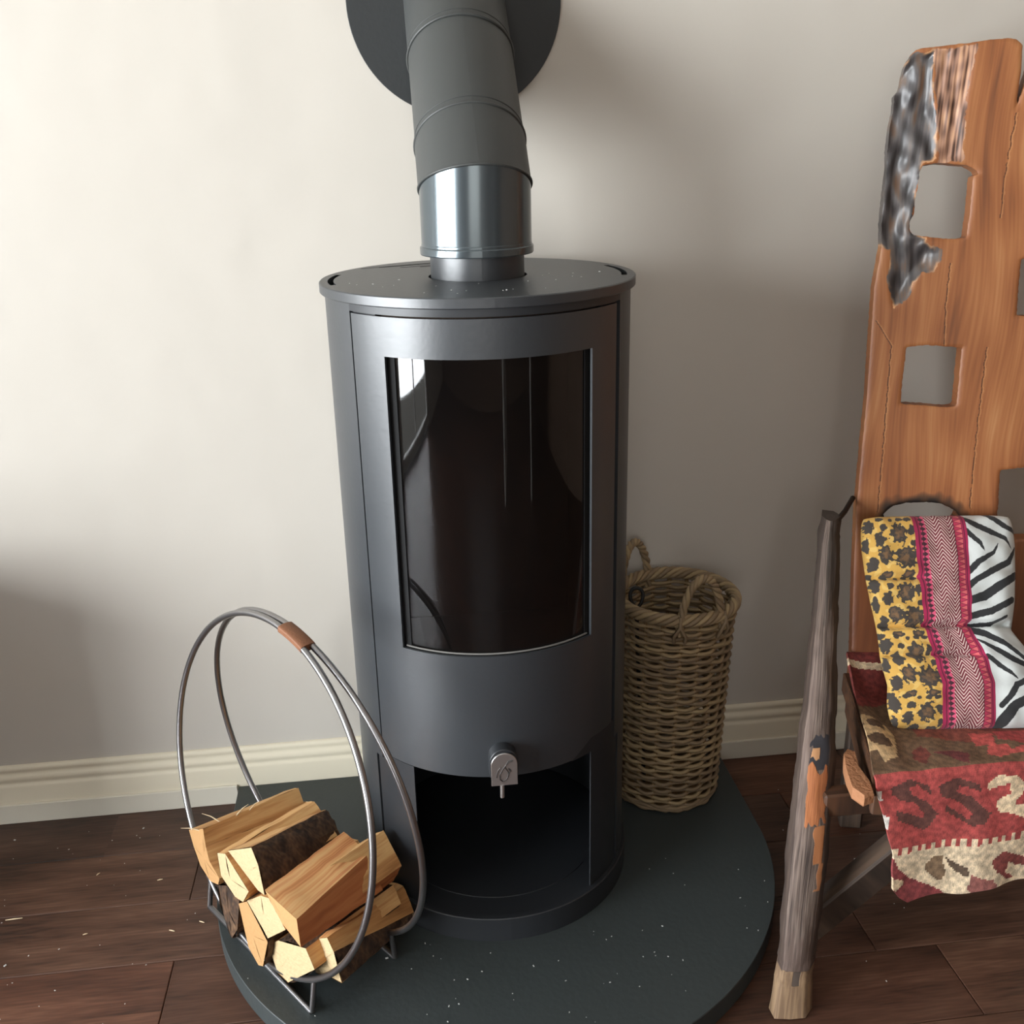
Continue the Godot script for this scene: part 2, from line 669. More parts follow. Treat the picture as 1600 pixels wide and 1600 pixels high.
# boards 15.5 cm wide that run along the back wall; those the picture can see are parts of the floor
func flooring():
	var st = mb()
	box(st, Vector3(-2.85, -0.06, -0.17), Vector3(2.55, -0.0125, 4.45))
	var fl = struct("floor", done(st), M.black)
	var row := 0
	var z := -0.0158
	var k := 0
	while z < 4.3:
		var z1 := z + 0.1557
		var cuts := [-2.7]
		var x: float = [-1.62, -0.588, -1.25, -0.5885, -1.7][row] if row < 5 else rng.randf_range(-2.4, -1.4)
		while x < 2.4:
			cuts.append(x)
			x += 1.22
		cuts.append(2.4)
		for i in cuts.size() - 1:
			st = mb()
			var a: float = cuts[i]
			var b: float = cuts[i + 1]
			board(st, a + 0.0006, b - 0.0006, z + 0.0006, z1 - 0.0006, rng.randf() * 3.0, rng.randf())
			obj("plank", done(st, true), M.floor[(k * 3 + row) % 4], fl)
			k += 1
		z = z1
		row += 1


func board(st, x0, x1, z0, z1, off, offu):
	var c := 0.0012
	var y0 := -0.0125
	var uv = func(p): return Vector2(offu + (p.z - z0) / (z1 - z0) * 0.9, off + (p.x - x0) / 0.75)
	var lo := [Vector3(x0, -c, z0), Vector3(x1, -c, z0), Vector3(x1, -c, z1), Vector3(x0, -c, z1)]
	var hi := [Vector3(x0 + c, 0, z0 + c), Vector3(x1 - c, 0, z0 + c), Vector3(x1 - c, 0, z1 - c), Vector3(x0 + c, 0, z1 - c)]
	quad(st, hi[0], hi[1], hi[2], hi[3], Vector3.UP, uv.call(hi[0]), uv.call(hi[1]), uv.call(hi[2]), uv.call(hi[3]))
	var mid := Vector3((x0 + x1) * 0.5, 0, (z0 + z1) * 0.5)
	for i in 4:
		var j := (i + 1) % 4
		var out: Vector3 = (lo[i] + lo[j]) * 0.5 - mid
		quad(st, lo[i], lo[j], hi[j], hi[i], out.normalized() + Vector3.UP, uv.call(lo[i]), uv.call(lo[j]), uv.call(hi[j]), uv.call(hi[i]))
		var bi := Vector3(lo[i].x, y0, lo[i].z)
		var bj := Vector3(lo[j].x, y0, lo[j].z)
		quad(st, bi, bj, lo[j], lo[i], out, uv.call(bi), uv.call(bj), uv.call(lo[j]), uv.call(lo[i]))


func hearth():
	var t = thing("hearth", "dark grey rounded hearth plate under the stove, basket and log holder", "hearth", Vector3(0, 0, 0.3))
	var ring := []
	ring.append(Vector3(-0.5285, 0, -0.004))
	for k in 97:
		var a := PI * k / 96.0
		ring.append(Vector3(-cos(a) * 0.5285, 0, 0.2885 + sin(a) * 0.5285))
	ring.append(Vector3(0.5285, 0, -0.004))
	var st = mb()
	prism(st, ring, Vector3(0, 0.04, 0), 0.0012)
	obj("slab", done(st), M.hearth, t)


# ------------------------------------------------------------------ stove
func stove():
	var t = thing("wood_stove", "tall cylindrical dark grey wood stove with curved glass door", "stove", AX + Vector3(0, 0.04, 0))
	var c := AX
	var st = mb()
	# base: rim and floor of the log niche
	lathe(st, c, [Vector2(0.0, 0.083), Vector2(0.236, 0.083), Vector2(0.2375, 0.0865), Vector2(0.2475, 0.0865), Vector2(0.249, 0.085), Vector2(0.249, 0.0402), Vector2(0.0, 0.0402)], 96)
	obj("base", done(st), M.stove_dark, t)
	st = mb()
	tube(st, arc_pts(c, 0.19, 0.0834, -52, 52, 40), 0.0012, 6)
	obj("base_ridge", done(st), M.stove_dark, t)
	# side and back casing
	for s in [-1.0, 1.0]:
		st = mb()
		arc_plate(st, c, 0.2424, 0.2364, s * 56.2, s * 92.0, 0.3555, 1.1245, 16)
		arc_plate(st, c, 0.2424, 0.2364, s * 60.6, s * 92.0, 0.0865, 0.3555, 16)
		obj("side_panel", done(st), M.stove, t)
	st = mb()
	arc_plate(st, c, 0.2424, 0.2364, 92.0, 268.0, 0.0865, 1.1245, 48)
	obj("back_panel", done(st), M.stove, t)
	# legs of the niche, left and right of the opening
	for s in [-1.0, 1.0]:
		st = mb()
		arc_plate(st, c, 0.2405, 0.2382, s * 38.5, s * 59.8, 0.0866, 0.3665, 16)
		obj("leg", done(st), M.stove_dark, t)
	st = mb()
	arc_plate(st, c, 0.240, 0.2285, 30.0, 55.5, 0.3665, 0.3672, 12, 0.3672)
	arc_plate(st, c, 0.2405, 0.2285, 28.0, 56.0, 0.366, 0.392, 16)
	obj("leg_head", done(st), M.stove_dark, t)
	# inner shell, dark niche and firebox
	st = mb()
	arc_plate(st, c, 0.2285, 0.224, 44.0, 316.0, 0.0866, 0.362, 60)
	lathe(st, c, [Vector2(0.0, 0.362), Vector2(0.2285, 0.362), Vector2(0.2285, 0.366), Vector2(0.0, 0.366)], 60)
	obj("niche", done(st), M.stove_dark, t)
	st = mb()
	arc_plate(st, c, 0.2285, 0.222, 44.0, 316.0, 0.37, 1.12, 60)
	lathe(st, c, [Vector2(0.0, 0.50), Vector2(0.228, 0.50), Vector2(0.228, 0.506), Vector2(0.0, 0.506)], 60)
	lathe(st, c, [Vector2(0.0, 1.09), Vector2(0.2285, 1.09), Vector2(0.2285, 1.12), Vector2(0.0, 1.12)], 60)
	box(st, Vector3(-0.16, 0.506, AX.z - 0.12), Vector3(0.16, 1.085, AX.z - 0.09))
	obj("firebox", done(st), M.brick, t)
	# header strip above the door
	st = mb()
	arc_plate(st, c, 0.2424, 0.2364, -56.2, 56.2, 1.1143, 1.1255, 40)
	arc_plate(st, c, 0.2364, 0.2284, -62.0, -44.0, 0.367, 1.12, 8)
	arc_plate(st, c, 0.2364, 0.2284, 44.0, 62.0, 0.367, 1.12, 8)
	obj("header", done(st), M.stove_dark, t)
	# door: four curved plates round the window
	st = mb()
	var ro := 0.2428
	var ri := 0.2385
	arc_plate(st, c, ro, ri, -55.3, -39.6, 0.3695, 1.1117, 10)
	arc_plate(st, c, ro, ri, 37.6, 53.0, 0.3945, 1.1117, 10)
	arc_plate(st, c, ro, ri, -39.6, 37.6, 1.0548, 1.1117, 48)
	arc_plate(st, c, ro, ri, -39.6, 28.0, 0.3695, 0.588, 48)
	arc_plate(st, c, ro, ri, 28.0, 37.6, 0.3695, 0.588, 8, 0.3945)
	var door = obj("door", done(st), M.stove, t)
	st = mb()
	for k in 48:
		var a := deg_to_rad(lerpf(-41.0, 39.0, k / 48.0))
		var b := deg_to_rad(lerpf(-41.0, 39.0, (k + 1) / 48.0))
		var da := Vector3(sin(a), 0, cos(a))
		var db := Vector3(sin(b), 0, cos(b))
		st.set_smooth_group(1)
		quad(st, c + da * 0.2325 + Vector3(0, 0.572, 0), c + db * 0.2325 + Vector3(0, 0.572, 0), c + db * 0.2325 + Vector3(0, 1.068, 0), c + da * 0.2325 + Vector3(0, 1.068, 0), da)
	obj("glass", done(st), M.glass, door)
	for b in [[-41.0, -37.0], [35.9, 39.0]]:
		st = mb()
		arc_plate(st, c, 0.2340, 0.2330, b[0], b[1], 0.576, 1.064, 6)
		obj("glass_border", done(st), M.black, door)
	# thin rope seal that shows along the lower edge of the glass
	st = mb()
	tube(st, arc_pts(c, 0.2352, 0.5895, -39.0, 37.0, 40), 0.0016, 6)
	obj("seal", done(st), M.rope, door)
	# latch: a small arched plate on a collar, with a pin below
	var hc := Vector3(-0.0065, 0, 0.553)
	var collar := []
	var plate := []
	for k in 25:
		var a := PI * k / 24.0
		collar.append(hc + Vector3(-cos(a) * 0.0228, 0.411 + sin(a) * 0.0232, -0.031))
		plate.append(hc + Vector3(-cos(a) * 0.0212, 0.4085 + sin(a) * 0.0212, -0.003))
	collar.append(hc + Vector3(0.0228, 0.384, -0.031))
	collar.append(hc + Vector3(-0.0228, 0.384, -0.031))
	plate.append(hc + Vector3(0.0212, 0.3705, -0.003))
	plate.append(hc + Vector3(-0.0212, 0.3705, -0.003))
	st = mb()
	prism(st, collar, Vector3(0, 0, 0.027), 0.001)
	obj("latch_collar", done(st), M.stove_dark, door)
	st = mb()
	prism(st, plate, Vector3(0, 0, 0.0035), 0.0008)
	var latch = obj("latch", done(st), M.chrome, t)
	st = mb()
	tube(st, [hc + Vector3(-0.004, 0.3715, -0.001), hc + Vector3(-0.0043, 0.349, 0.0)], 0.0036, 14)
	obj("pin", done(st), M.chrome, latch)
	# the stamped mark: leaning body with a bushy curl and a spread pair of limbs
	st = mb()
	for s in [
		[[-0.003, -0.030], [-0.0075, -0.026], [-0.0075, -0.018], [-0.003, -0.008], [0.003, 0.0], [0.008, 0.005], [0.0125, 0.0065]],
		[[-0.003, -0.030], [0.003, -0.027], [0.0065, -0.020], [0.006, -0.013], [0.0035, -0.0085], [0.001, -0.004]],
		[[-0.006, -0.0035], [-0.010, -0.009], [-0.0125, -0.017], [-0.0125, -0.022]],
		[[0.006, -0.006], [0.0095, -0.009], [0.0105, -0.0125]],
		[[0.0065, -0.0075], [0.009, -0.011], [0.005, -0.022]],
		[[0.003, 0.001], [0.007, 0.0075], [0.0135, 0.0078]],
	]:
		var pts := []
		for p in s:
			pts.append(hc + Vector3(p[0], 0.4085 + p[1], 0.0006))
		tube(st, pts, 0.001, 6)
	obj("emblem", done(st), M.engrave, latch)
	# top plate with its crescent slots and a round opening for the flue
	st = mb()
	lathe(st, c, [Vector2(0.2365, 1.1418), Vector2(0.2485, 1.1418), Vector2(0.25, 1.1403), Vector2(0.25, 1.1275), Vector2(0.2485, 1.126), Vector2(0.2365, 1.126), Vector2(0.2365, 1.1418)], 120)
	lathe(st, c, [Vector2(0.0785, 1.1418), Vector2(0.2275, 1.1418), Vector2(0.2275, 1.126), Vector2(0.0785, 1.126), Vector2(0.0785, 1.1418)], 120)
	for s in [[-76.0, 74.0], [107.0, 253.0]]:
		lathe(st, c, [Vector2(0.2275, 1.1418), Vector2(0.2365, 1.1418)], 60, deg_to_rad(s[0]), deg_to_rad(s[1]))
		lathe(st, c, [Vector2(0.2365, 1.127), Vector2(0.2275, 1.127)], 60, deg_to_rad(s[0]), deg_to_rad(s[1]))
	var top = obj("top_plate", done(st), M.stove, t)
	for s in [[-0.186, 0.1400, 0.004, 0.0600], [-0.156, 0.1315, 0.004, 0.0780], [-0.120, 0.1420, 0.0, 0.1080], [-0.086, 0.1440, 0.0, 0.1250]]:
		st = mb()
		var sa := Vector3(s[0], 1.1416, s[1])
		var sb := Vector3(s[2], 1.1416, s[3])
		var sx := (sb - sa).normalized()
		box(st, Vector3(0, 0, -0.0013), Vector3(sa.distance_to(sb), 0.0005, 0.0013), 0.0, Basis(sx, Vector3.UP, sx.cross(Vector3.UP)), sa)
		obj("vent_slot", done(st), M.black, top)
	st = mb()
	lathe(st, c, [Vector2(0.0, 1.1265), Vector2(0.24, 1.1265)], 60)
	obj("under_plate", done(st), M.black, t)


func arc_pts(c, r, y, a0, a1, n):
	var out := []
	for k in n + 1:
		var a := deg_to_rad(lerpf(a0, a1, float(k) / n))
		out.append(c + Vector3(sin(a) * r, y, cos(a) * r))
	return out


func flue():
	var t = thing("flue_pipe", "grey metal stove pipe that bends back into the wall above the stove", "flue pipe", AX + Vector3(0, 1.1418, 0))
	var c := AX
	var st = mb()
	lathe(st, c, [Vector2(0.0745, 1.1275), Vector2(0.0745, 1.1795)], 72)
	obj("spigot", done(st), M.stove, t)
	st = mb()
	lathe(st, c, [Vector2(0.074, 1.1765), Vector2(0.0885, 1.1765), Vector2(0.0897, 1.178), Vector2(0.0897, 1.1875), Vector2(0.0885, 1.189), Vector2(0.0872, 1.1893), Vector2(0.0872, 1.1925), Vector2(0.0868, 1.1935)], 72)
	obj("collar", done(st), M.flue_gloss, t)
	# mitred at 22.5 degrees where the pipe starts to lean
	var r := 0.0868
	var y3 := 1.2735
	var n := 72
	st = mb()
	st.set_smooth_group(1)
	var low := []
	var mit := []
	var up1 := []
	var ax := Vector3(0, cos(PI / 4), -sin(PI / 4))
	var side := Vector3(1, 0, 0)
	var face := ax.cross(side) * -1.0
	var p3 := c + Vector3(0, y3, 0)
	for k in n:
		var a := TAU * k / n
		var d := Vector3(sin(a), 0, cos(a))
		low.append(c + d * r + Vector3(0, 1.1935, 0))
		mit.append(c + d * r + Vector3(0, y3 + cos(a) * r * tan(PI / 8), 0))
	for k in n:
		var l := (k + 1) % n
		quad(st, low[k], low[l], mit[l], mit[k], low[k] - c - Vector3(0, 1.1935, 0))
	obj("lower_pipe", done(st), M.flue_gloss, t)
	# leaning lengths with raised seams
	var lens := [0.0, 0.089, 0.279, 0.62]
	for i in 3:
		st = mb()
		st.set_smooth_group(1)
		var rr = r + [0.0012, 0.0, 0.0][i]
		for k in n:
			var a := TAU * k / n
			var b := TAU * (k + 1) / n
			var pts := []
			for e in [[a, lens[i]], [b, lens[i]], [b, lens[i + 1]], [a, lens[i + 1]]]:
				var d: Vector3 = side * sin(e[0]) + face * cos(e[0])
				var s: float = e[1]
				if i == 0 and s == 0.0:
					s = cos(e[0]) * rr * tan(PI / 8) * -1.0
				if i == 2 and s > 0.5:
					s = (p3.z + d.z * rr - WALL_Z - 0.001) / 0.70711
				pts.append(p3 + ax * s + d * rr)
			quad(st, pts[0], pts[1], pts[2], pts[3], side * sin(a) + face * cos(a))
		obj(["elbow", "leaning_pipe", "wall_pipe"][i], done(st), M.flue_matt, t)
	# seams
	var seam := []
	for k in n:
		var a := TAU * k / n
		seam.append(c + Vector3(sin(a) * (r + 0.0008), y3 + 0.002 + cos(a) * (r + 0.0008) * tan(PI / 8), cos(a) * (r + 0.0008)))
	st = mb()
	tube(st, seam, 0.0023, 8, true)
	obj("seam", done(st), M.flue_matt, t)
	for s in [0.089, 0.279]:
		st = mb()
		seam = []
		for k in n:
			var a := TAU * k / n
			seam.append(p3 + ax * s + (side * sin(a) + face * cos(a)) * (r + 0.0008))
		tube(st, seam, 0.0026, 8, true)
		obj("seam", done(st), M.flue_matt, t)
		st = mb()
		seam = []
		for k in n:
			var a := TAU * k / n
			seam.append(p3 + ax * (s + 0.014) + (side * sin(a) + face * cos(a)) * (r + 0.0001))
		tube(st, seam, 0.0009, 6, true)
		obj("swage", done(st), M.flue_matt, t)
	# round cover plate on the wall
	var w = thing("wall_plate", "round dark metal cover plate where the stove pipe meets the wall", "cover plate", Vector3(0.001, 1.57, WALL_Z))
	st = mb()
	var ring := []
	for k in 96:
		var a := TAU * k / 96.0
		ring.append(Vector3(0.001 + cos(a) * 0.1855, 1.57 + sin(a) * 0.1855, WALL_Z + 0.0002))
	prism(st, ring, Vector3(0, 0, 0.004), 0.0008)
	obj("disc", done(st), M.flange, w)


# ------------------------------------------------------------------ log holder and logs
func log_holder():
	var t = thing("log_holder", "round steel log holder of two hoops joined by a leather wrap", "log holder", Vector3(-0.36, 0.04, 0.47))
	var rings := [[Vector3(-0.3949, 0.3479, 0.4827), Vector3(0.1305, 0.9868, -0.0959)], [Vector3(-0.3234, 0.3453, 0.4302), Vector3(-0.0771, 0.9954, 0.0567)]]
	for i in 2:
		var pts := []
		for k in 120:
			var a := TAU * k / 120.0
			pts.append(rings[i][0] + (RING_H * cos(a) + rings[i][1] * sin(a)) * 0.2978)
		var st = mb()
		tube(st, pts, 0.0054, 12, true)
		obj("hoop", done(st), M.steel, t)
	# feet: a bar under each hoop with an upright at both ends
	for i in 2:
		var bot: Vector3 = rings[i][0] - rings[i][1] * 0.2978
		var h: Vector3 = RING_H
		var ends := []
		for s in [-0.168, 0.168]:
			var e: Vector3 = bot + h * s
			e.y = 0.0455
			ends.append(e)
		var st = mb()
		tube(st, [ends[0], ends[1]], 0.0052, 8)
		obj("foot_bar", done(st), M.steel, t)
		for e in ends:
			st = mb()
			var hi: Vector3 = e + Vector3(0, 0.056, 0)
			hi += rings[i][1] * 0.0 + Vector3(rings[i][1].x, 0, rings[i][1].z) * 0.056
			tube(st, [e, hi], 0.0046, 8)
			obj("upright", done(st), M.steel, t)
	# cross rods that carry the logs
	for s in [-0.11, 0.0, 0.11]:
		var a1: float = asin(s / 0.2978)
		var pa: Vector3 = rings[0][0] + (RING_H * sin(a1) - rings[0][1] * cos(a1)) * 0.2978
		var pb: Vector3 = rings[1][0] + (RING_H * sin(a1) - rings[1][1] * cos(a1)) * 0.2978
		var st = mb()
		tube(st, [pa, pb], 0.004, 8)
		obj("cross_rod", done(st), M.steel, t)
	# leather wrapped round both hoops near the top
	var st = mb()
	var path := []
	for k in 9:
		var a := deg_to_rad(lerpf(72.0, 84.5, k / 8.0))
		path.append((rings[0][0] + (RING_H * cos(a) + rings[0][1] * sin(a)) * 0.2978 + rings[1][0] + (RING_H * cos(a) + rings[1][1] * sin(a)) * 0.2978) * 0.5)
	st.set_smooth_group(1)
	var out := Vector3(-0.8056, 0, 0.5924)
	var loops := []
	for k in 9:
		var p: Vector3 = path[k]
		var tn: Vector3 = (path[mini(k + 1, 8)] - path[maxi(k - 1, 0)]).normalized()
		var nn := tn.cross(out).normalized()
		var loop := []
		var gap: float = (rings[0][0] - rings[1][0]).dot(out) * 0.0 + 0.0068
		for m in 24:
			var a := TAU * m / 24.0
			loop.append(p + out * (clampf(cos(a) * 1.3, -1, 1) * (gap + 0.0062)) + nn * sin(a) * 0.0071)
		loops.append(loop)
	for k in 8:
		for m in 24:
			var l := (m + 1) % 24
			quad(st, loops[k][m], loops[k][l], loops[k + 1][l], loops[k + 1][m], loops[k][m] - path[k])
	st.set_smooth_group(2)
	for e in [0, 8]:
		for m in 24:
			tri(st, path[e], loops[e][m], loops[e][(m + 1) % 24], path[e] - path[4])
	obj("leather_wrap", done(st), M.leather, t)


# front outline, back outline, which sides carry bark, end material, wood tone
func split_log(label, front, back, barked, end_mat, tone, shaded_sides = []):
	var A = vs(front)
	var B = vs(back)
	var n: int = A.size()
	var ca := Vector3.ZERO
	var cb := Vector3.ZERO
	for p in A:
		ca += p / n
	for p in B:
		cb += p / n
	var t = thing("firewood_log", label, "log", (ca + cb) * 0.5 - Vector3(0, 0.04, 0), "split logs in the steel holder")
	var segs := 10
	var axis := (cb - ca).normalized()
	var wood = mb()
	var bark = mb()
	var shaded_heart = mb()
	var any := false
	# each side is cut in strips with small random relief; corners stay where they are
	var per := 6
	var id := rng.randf() * 50.0
	for i in n:
		var j := (i + 1) % n
		var isb: bool = barked.has(i)
		var rough := 0.0045 if isb else 0.0016
		var out: Vector3 = ((A[i] + A[j]) * 0.5 - ca) + ((B[i] + B[j]) * 0.5 - cb)
		out = (out - axis * out.dot(axis)).normalized()
		var grid := []
		for s in segs + 1:
			var fs := float(s) / segs
			var line := []
			for k in per + 1:
				var fk := float(k) / per
				var p: Vector3 = A[i].lerp(A[j], fk).lerp(B[i].lerp(B[j], fk), fs)
				var e: float = sin(PI * fk)
				var bulge := (0.004 if isb else 0.0008) * e
				var d: float = n2.get_noise_3d(p.x * (60.0 if isb else 25.0) + id, p.y * (60.0 if isb else 90.0), p.z * (60.0 if isb else 25.0)) * rough
				p += out * (bulge + d * minf(1.0, e * 2.0))
				p += (p - ca.lerp(cb, fs)).normalized() * n1.get_noise_2d(fs * 4.0 + i * 9.0, id + fk * 0.01) * 0.0016
				line.append(p)
			grid.append(line)
		var st = bark if isb else (shaded_heart if shaded_sides.has(i) else wood)
		var uo := rng.randf_range(0.02, 0.4)
		var vo := rng.randf_range(0.02, 0.46)
		any = any or isb
		st.set_smooth_group(i + 1)
		var w: float = A[i].distance_to(A[j])
		for s in segs:
			for k in per:
				var u0 := uo + w * k / per * 4.5
				var u1 := uo + w * (k + 1) / per * 4.5
				var v0 := vo + 0.5 * s / segs
				var v1 := vo + 0.5 * (s + 1) / segs
				quad(st, grid[s][k], grid[s][k + 1], grid[s + 1][k + 1], grid[s + 1][k], out, Vector2(u0, v0), Vector2(u1, v0), Vector2(u1, v1), Vector2(u0, v1))
	if barked.size() < n:
		obj("wood", done(wood, true), M.split[tone], t)
	if shaded_sides.size() > 0:
		obj("shaded_heartwood", done(shaded_heart, true), M.split[2], t)  # redder heartwood, also painted darker because these sides turn from the light
	if any:
		obj("bark", done(bark, true), M.bark, t)
	for e in [[A, ca, -1.0], [B, cb, 1.0]]:
		var st = mb()
		st.set_smooth_group(1)
		for i in n:
			var a: Vector3 = e[0][i]
			var b: Vector3 = e[0][(i + 1) % n]
			var m1: Vector3 = (a + e[1]) * 0.5 + axis * (e[2] * rng.randf_range(0.0005, 0.003))
			var m2: Vector3 = (b + e[1]) * 0.5 + axis * (e[2] * rng.randf_range(0.0005, 0.003))
			tri(st, a, b, m1, axis * e[2])
			tri(st, b, m2, m1, axis * e[2])
			tri(st, m1, m2, e[1] + axis * e[2] * 0.0025, axis * e[2])
		obj("cut_end", done(st), end_mat, t)
	return t


func logs():
	var tan = split_log("uppermost left tan log with a rounded cut end and splintered top edge",
		[[-0.559, 0.187, 0.338], [-0.525, 0.214, 0.377], [-0.522, 0.186, 0.388], [-0.516, 0.165, 0.403], [-0.496, 0.150, 0.434], [-0.500, 0.137, 0.433], [-0.518, 0.128, 0.410], [-0.538, 0.140, 0.380], [-0.551, 0.164, 0.355]],
		[[-0.386, 0.181, 0.233], [-0.370, 0.196, 0.251], [-0.357, 0.166, 0.277], [-0.352, 0.150, 0.288], [-0.331, 0.135, 0.320], [-0.335, 0.122, 0.318], [-0.354, 0.113, 0.296], [-0.374, 0.125, 0.266], [-0.387, 0.149, 0.241]], [5, 6, 7], M.end_tan, 0)
	for e in [[-0.500, 0.214, 0.352, -0.03, 0.018, -0.004], [-0.474, 0.212, 0.336, 0.022, 0.014, -0.012], [-0.452, 0.210, 0.320, 0.018, 0.014, -0.006], [-0.530, 0.208, 0.366, -0.035, 0.010, 0.0]]:
		var st = mb()
		var a := Vector3(e[0], e[1] - 0.006, e[2])
		tube(st, [a, a + Vector3(e[3], e[4], e[5]) * 0.5 + Vector3(0, 0.003, 0), a + Vector3(e[3], e[4], e[5])], [0.0012, 0.0009, 0.0003], 5)
		obj("splinter", done(st), M.chip, tan)
	split_log("log with a broad dark bark side behind the bright orange log",
		[[-0.468, 0.231, 0.467], [-0.419, 0.274, 0.522], [-0.408, 0.254, 0.542], [-0.400, 0.212, 0.564], [-0.413, 0.210, 0.547]],
		[[-0.359, 0.166, 0.291], [-0.314, 0.206, 0.342], [-0.293, 0.185, 0.375], [-0.291, 0.145, 0.390], [-0.304, 0.142, 0.373]], [1, 2], M.end_grain, 0)
	split_log("narrow log with a rough pale end between the tan log and the barked log",
		[[-0.490, 0.215, 0.449], [-0.473, 0.227, 0.469], [-0.430, 0.198, 0.534], [-0.443, 0.171, 0.525], [-0.459, 0.166, 0.504], [-0.486, 0.179, 0.463]],
		[[-0.352, 0.201, 0.305], [-0.335, 0.213, 0.324], [-0.293, 0.184, 0.390], [-0.305, 0.157, 0.381], [-0.322, 0.152, 0.359], [-0.349, 0.165, 0.319]], [4], M.end_grain, 0)
	split_log("bright orange split log on top with straight streaked grain",
		[[-0.392, 0.250, 0.599], [-0.338, 0.251, 0.672], [-0.334, 0.213, 0.689], [-0.365, 0.222, 0.643]],
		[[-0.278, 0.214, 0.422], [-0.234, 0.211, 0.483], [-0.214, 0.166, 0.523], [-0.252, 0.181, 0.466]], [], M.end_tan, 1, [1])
	split_log("lowest right log with a dark bark patch behind the front hoop",
		[[-0.341, 0.114, 0.583], [-0.319, 0.149, 0.603], [-0.302, 0.166, 0.622], [-0.292, 0.152, 0.639], [-0.282, 0.114, 0.664], [-0.297, 0.107, 0.645], [-0.327, 0.088, 0.609]],
		[[-0.229, 0.073, 0.405], [-0.212, 0.099, 0.421], [-0.181, 0.115, 0.458], [-0.165, 0.083, 0.489], [-0.174, 0.057, 0.484], [-0.182, 0.053, 0.475], [-0.212, 0.048, 0.438]], [3], M.end_grain, 0)
	split_log("small squared log with a pale end under the orange log's left tip",
		[[-0.439, 0.162, 0.512], [-0.410, 0.194, 0.542], [-0.393, 0.204, 0.563], [-0.367, 0.176, 0.606], [-0.402, 0.132, 0.571], [-0.413, 0.142, 0.553]],
		[[-0.301, 0.149, 0.368], [-0.273, 0.180, 0.397], [-0.255, 0.190, 0.418], [-0.229, 0.162, 0.462], [-0.264, 0.118, 0.427], [-0.275, 0.129, 0.409]], [], M.end_grain, 0)
	split_log("thin wedge log with a sliver of orange end and dark bark, low on the left",
		[[-0.458, 0.139, 0.489], [-0.440, 0.158, 0.509], [-0.422, 0.140, 0.538], [-0.404, 0.121, 0.567], [-0.417, 0.070, 0.564], [-0.426, 0.064, 0.554], [-0.444, 0.077, 0.525]],
		[[-0.320, 0.125, 0.345], [-0.302, 0.144, 0.364], [-0.284, 0.126, 0.394], [-0.266, 0.107, 0.423], [-0.279, 0.056, 0.420], [-0.288, 0.050, 0.409], [-0.307, 0.063, 0.380]], [0, 1, 2, 3], M.end_tan, 0)
	split_log("brown bark-covered log end at the far left bottom of the pile",
		[[-0.503, 0.124, 0.418], [-0.485, 0.138, 0.439], [-0.459, 0.134, 0.475], [-0.468, 0.077, 0.479], [-0.482, 0.049, 0.467], [-0.496, 0.075, 0.441]],
		[[-0.366, 0.110, 0.273], [-0.347, 0.124, 0.295], [-0.321, 0.120, 0.331], [-0.330, 0.063, 0.335], [-0.345, 0.047, 0.323], [-0.358, 0.061, 0.297]], [0, 1, 2, 3, 4, 5], M.bark, 0)
	split_log("short brown log with a cream end at the bottom of the front hoop",
		[[-0.408, 0.096, 0.543], [-0.387, 0.120, 0.565], [-0.336, 0.153, 0.626], [-0.323, 0.131, 0.649], [-0.374, 0.063, 0.598], [-0.394, 0.063, 0.571]],
		[[-0.270, 0.082, 0.399], [-0.249, 0.106, 0.421], [-0.198, 0.139, 0.481], [-0.186, 0.117, 0.504], [-0.236, 0.049, 0.454], [-0.256, 0.049, 0.427]], [1, 3], M.end_grain, 0)
	split_log("log peeping out behind the orange log towards the stove",
		[[-0.333, 0.213, 0.535], [-0.318, 0.231, 0.552], [-0.290, 0.192, 0.600], [-0.305, 0.154, 0.590], [-0.326, 0.141, 0.566]],
		[[-0.225, 0.202, 0.421], [-0.209, 0.220, 0.437], [-0.181, 0.181, 0.486], [-0.197, 0.143, 0.476], [-0.217, 0.130, 0.451]], [], M.end_tan, 0, [2])


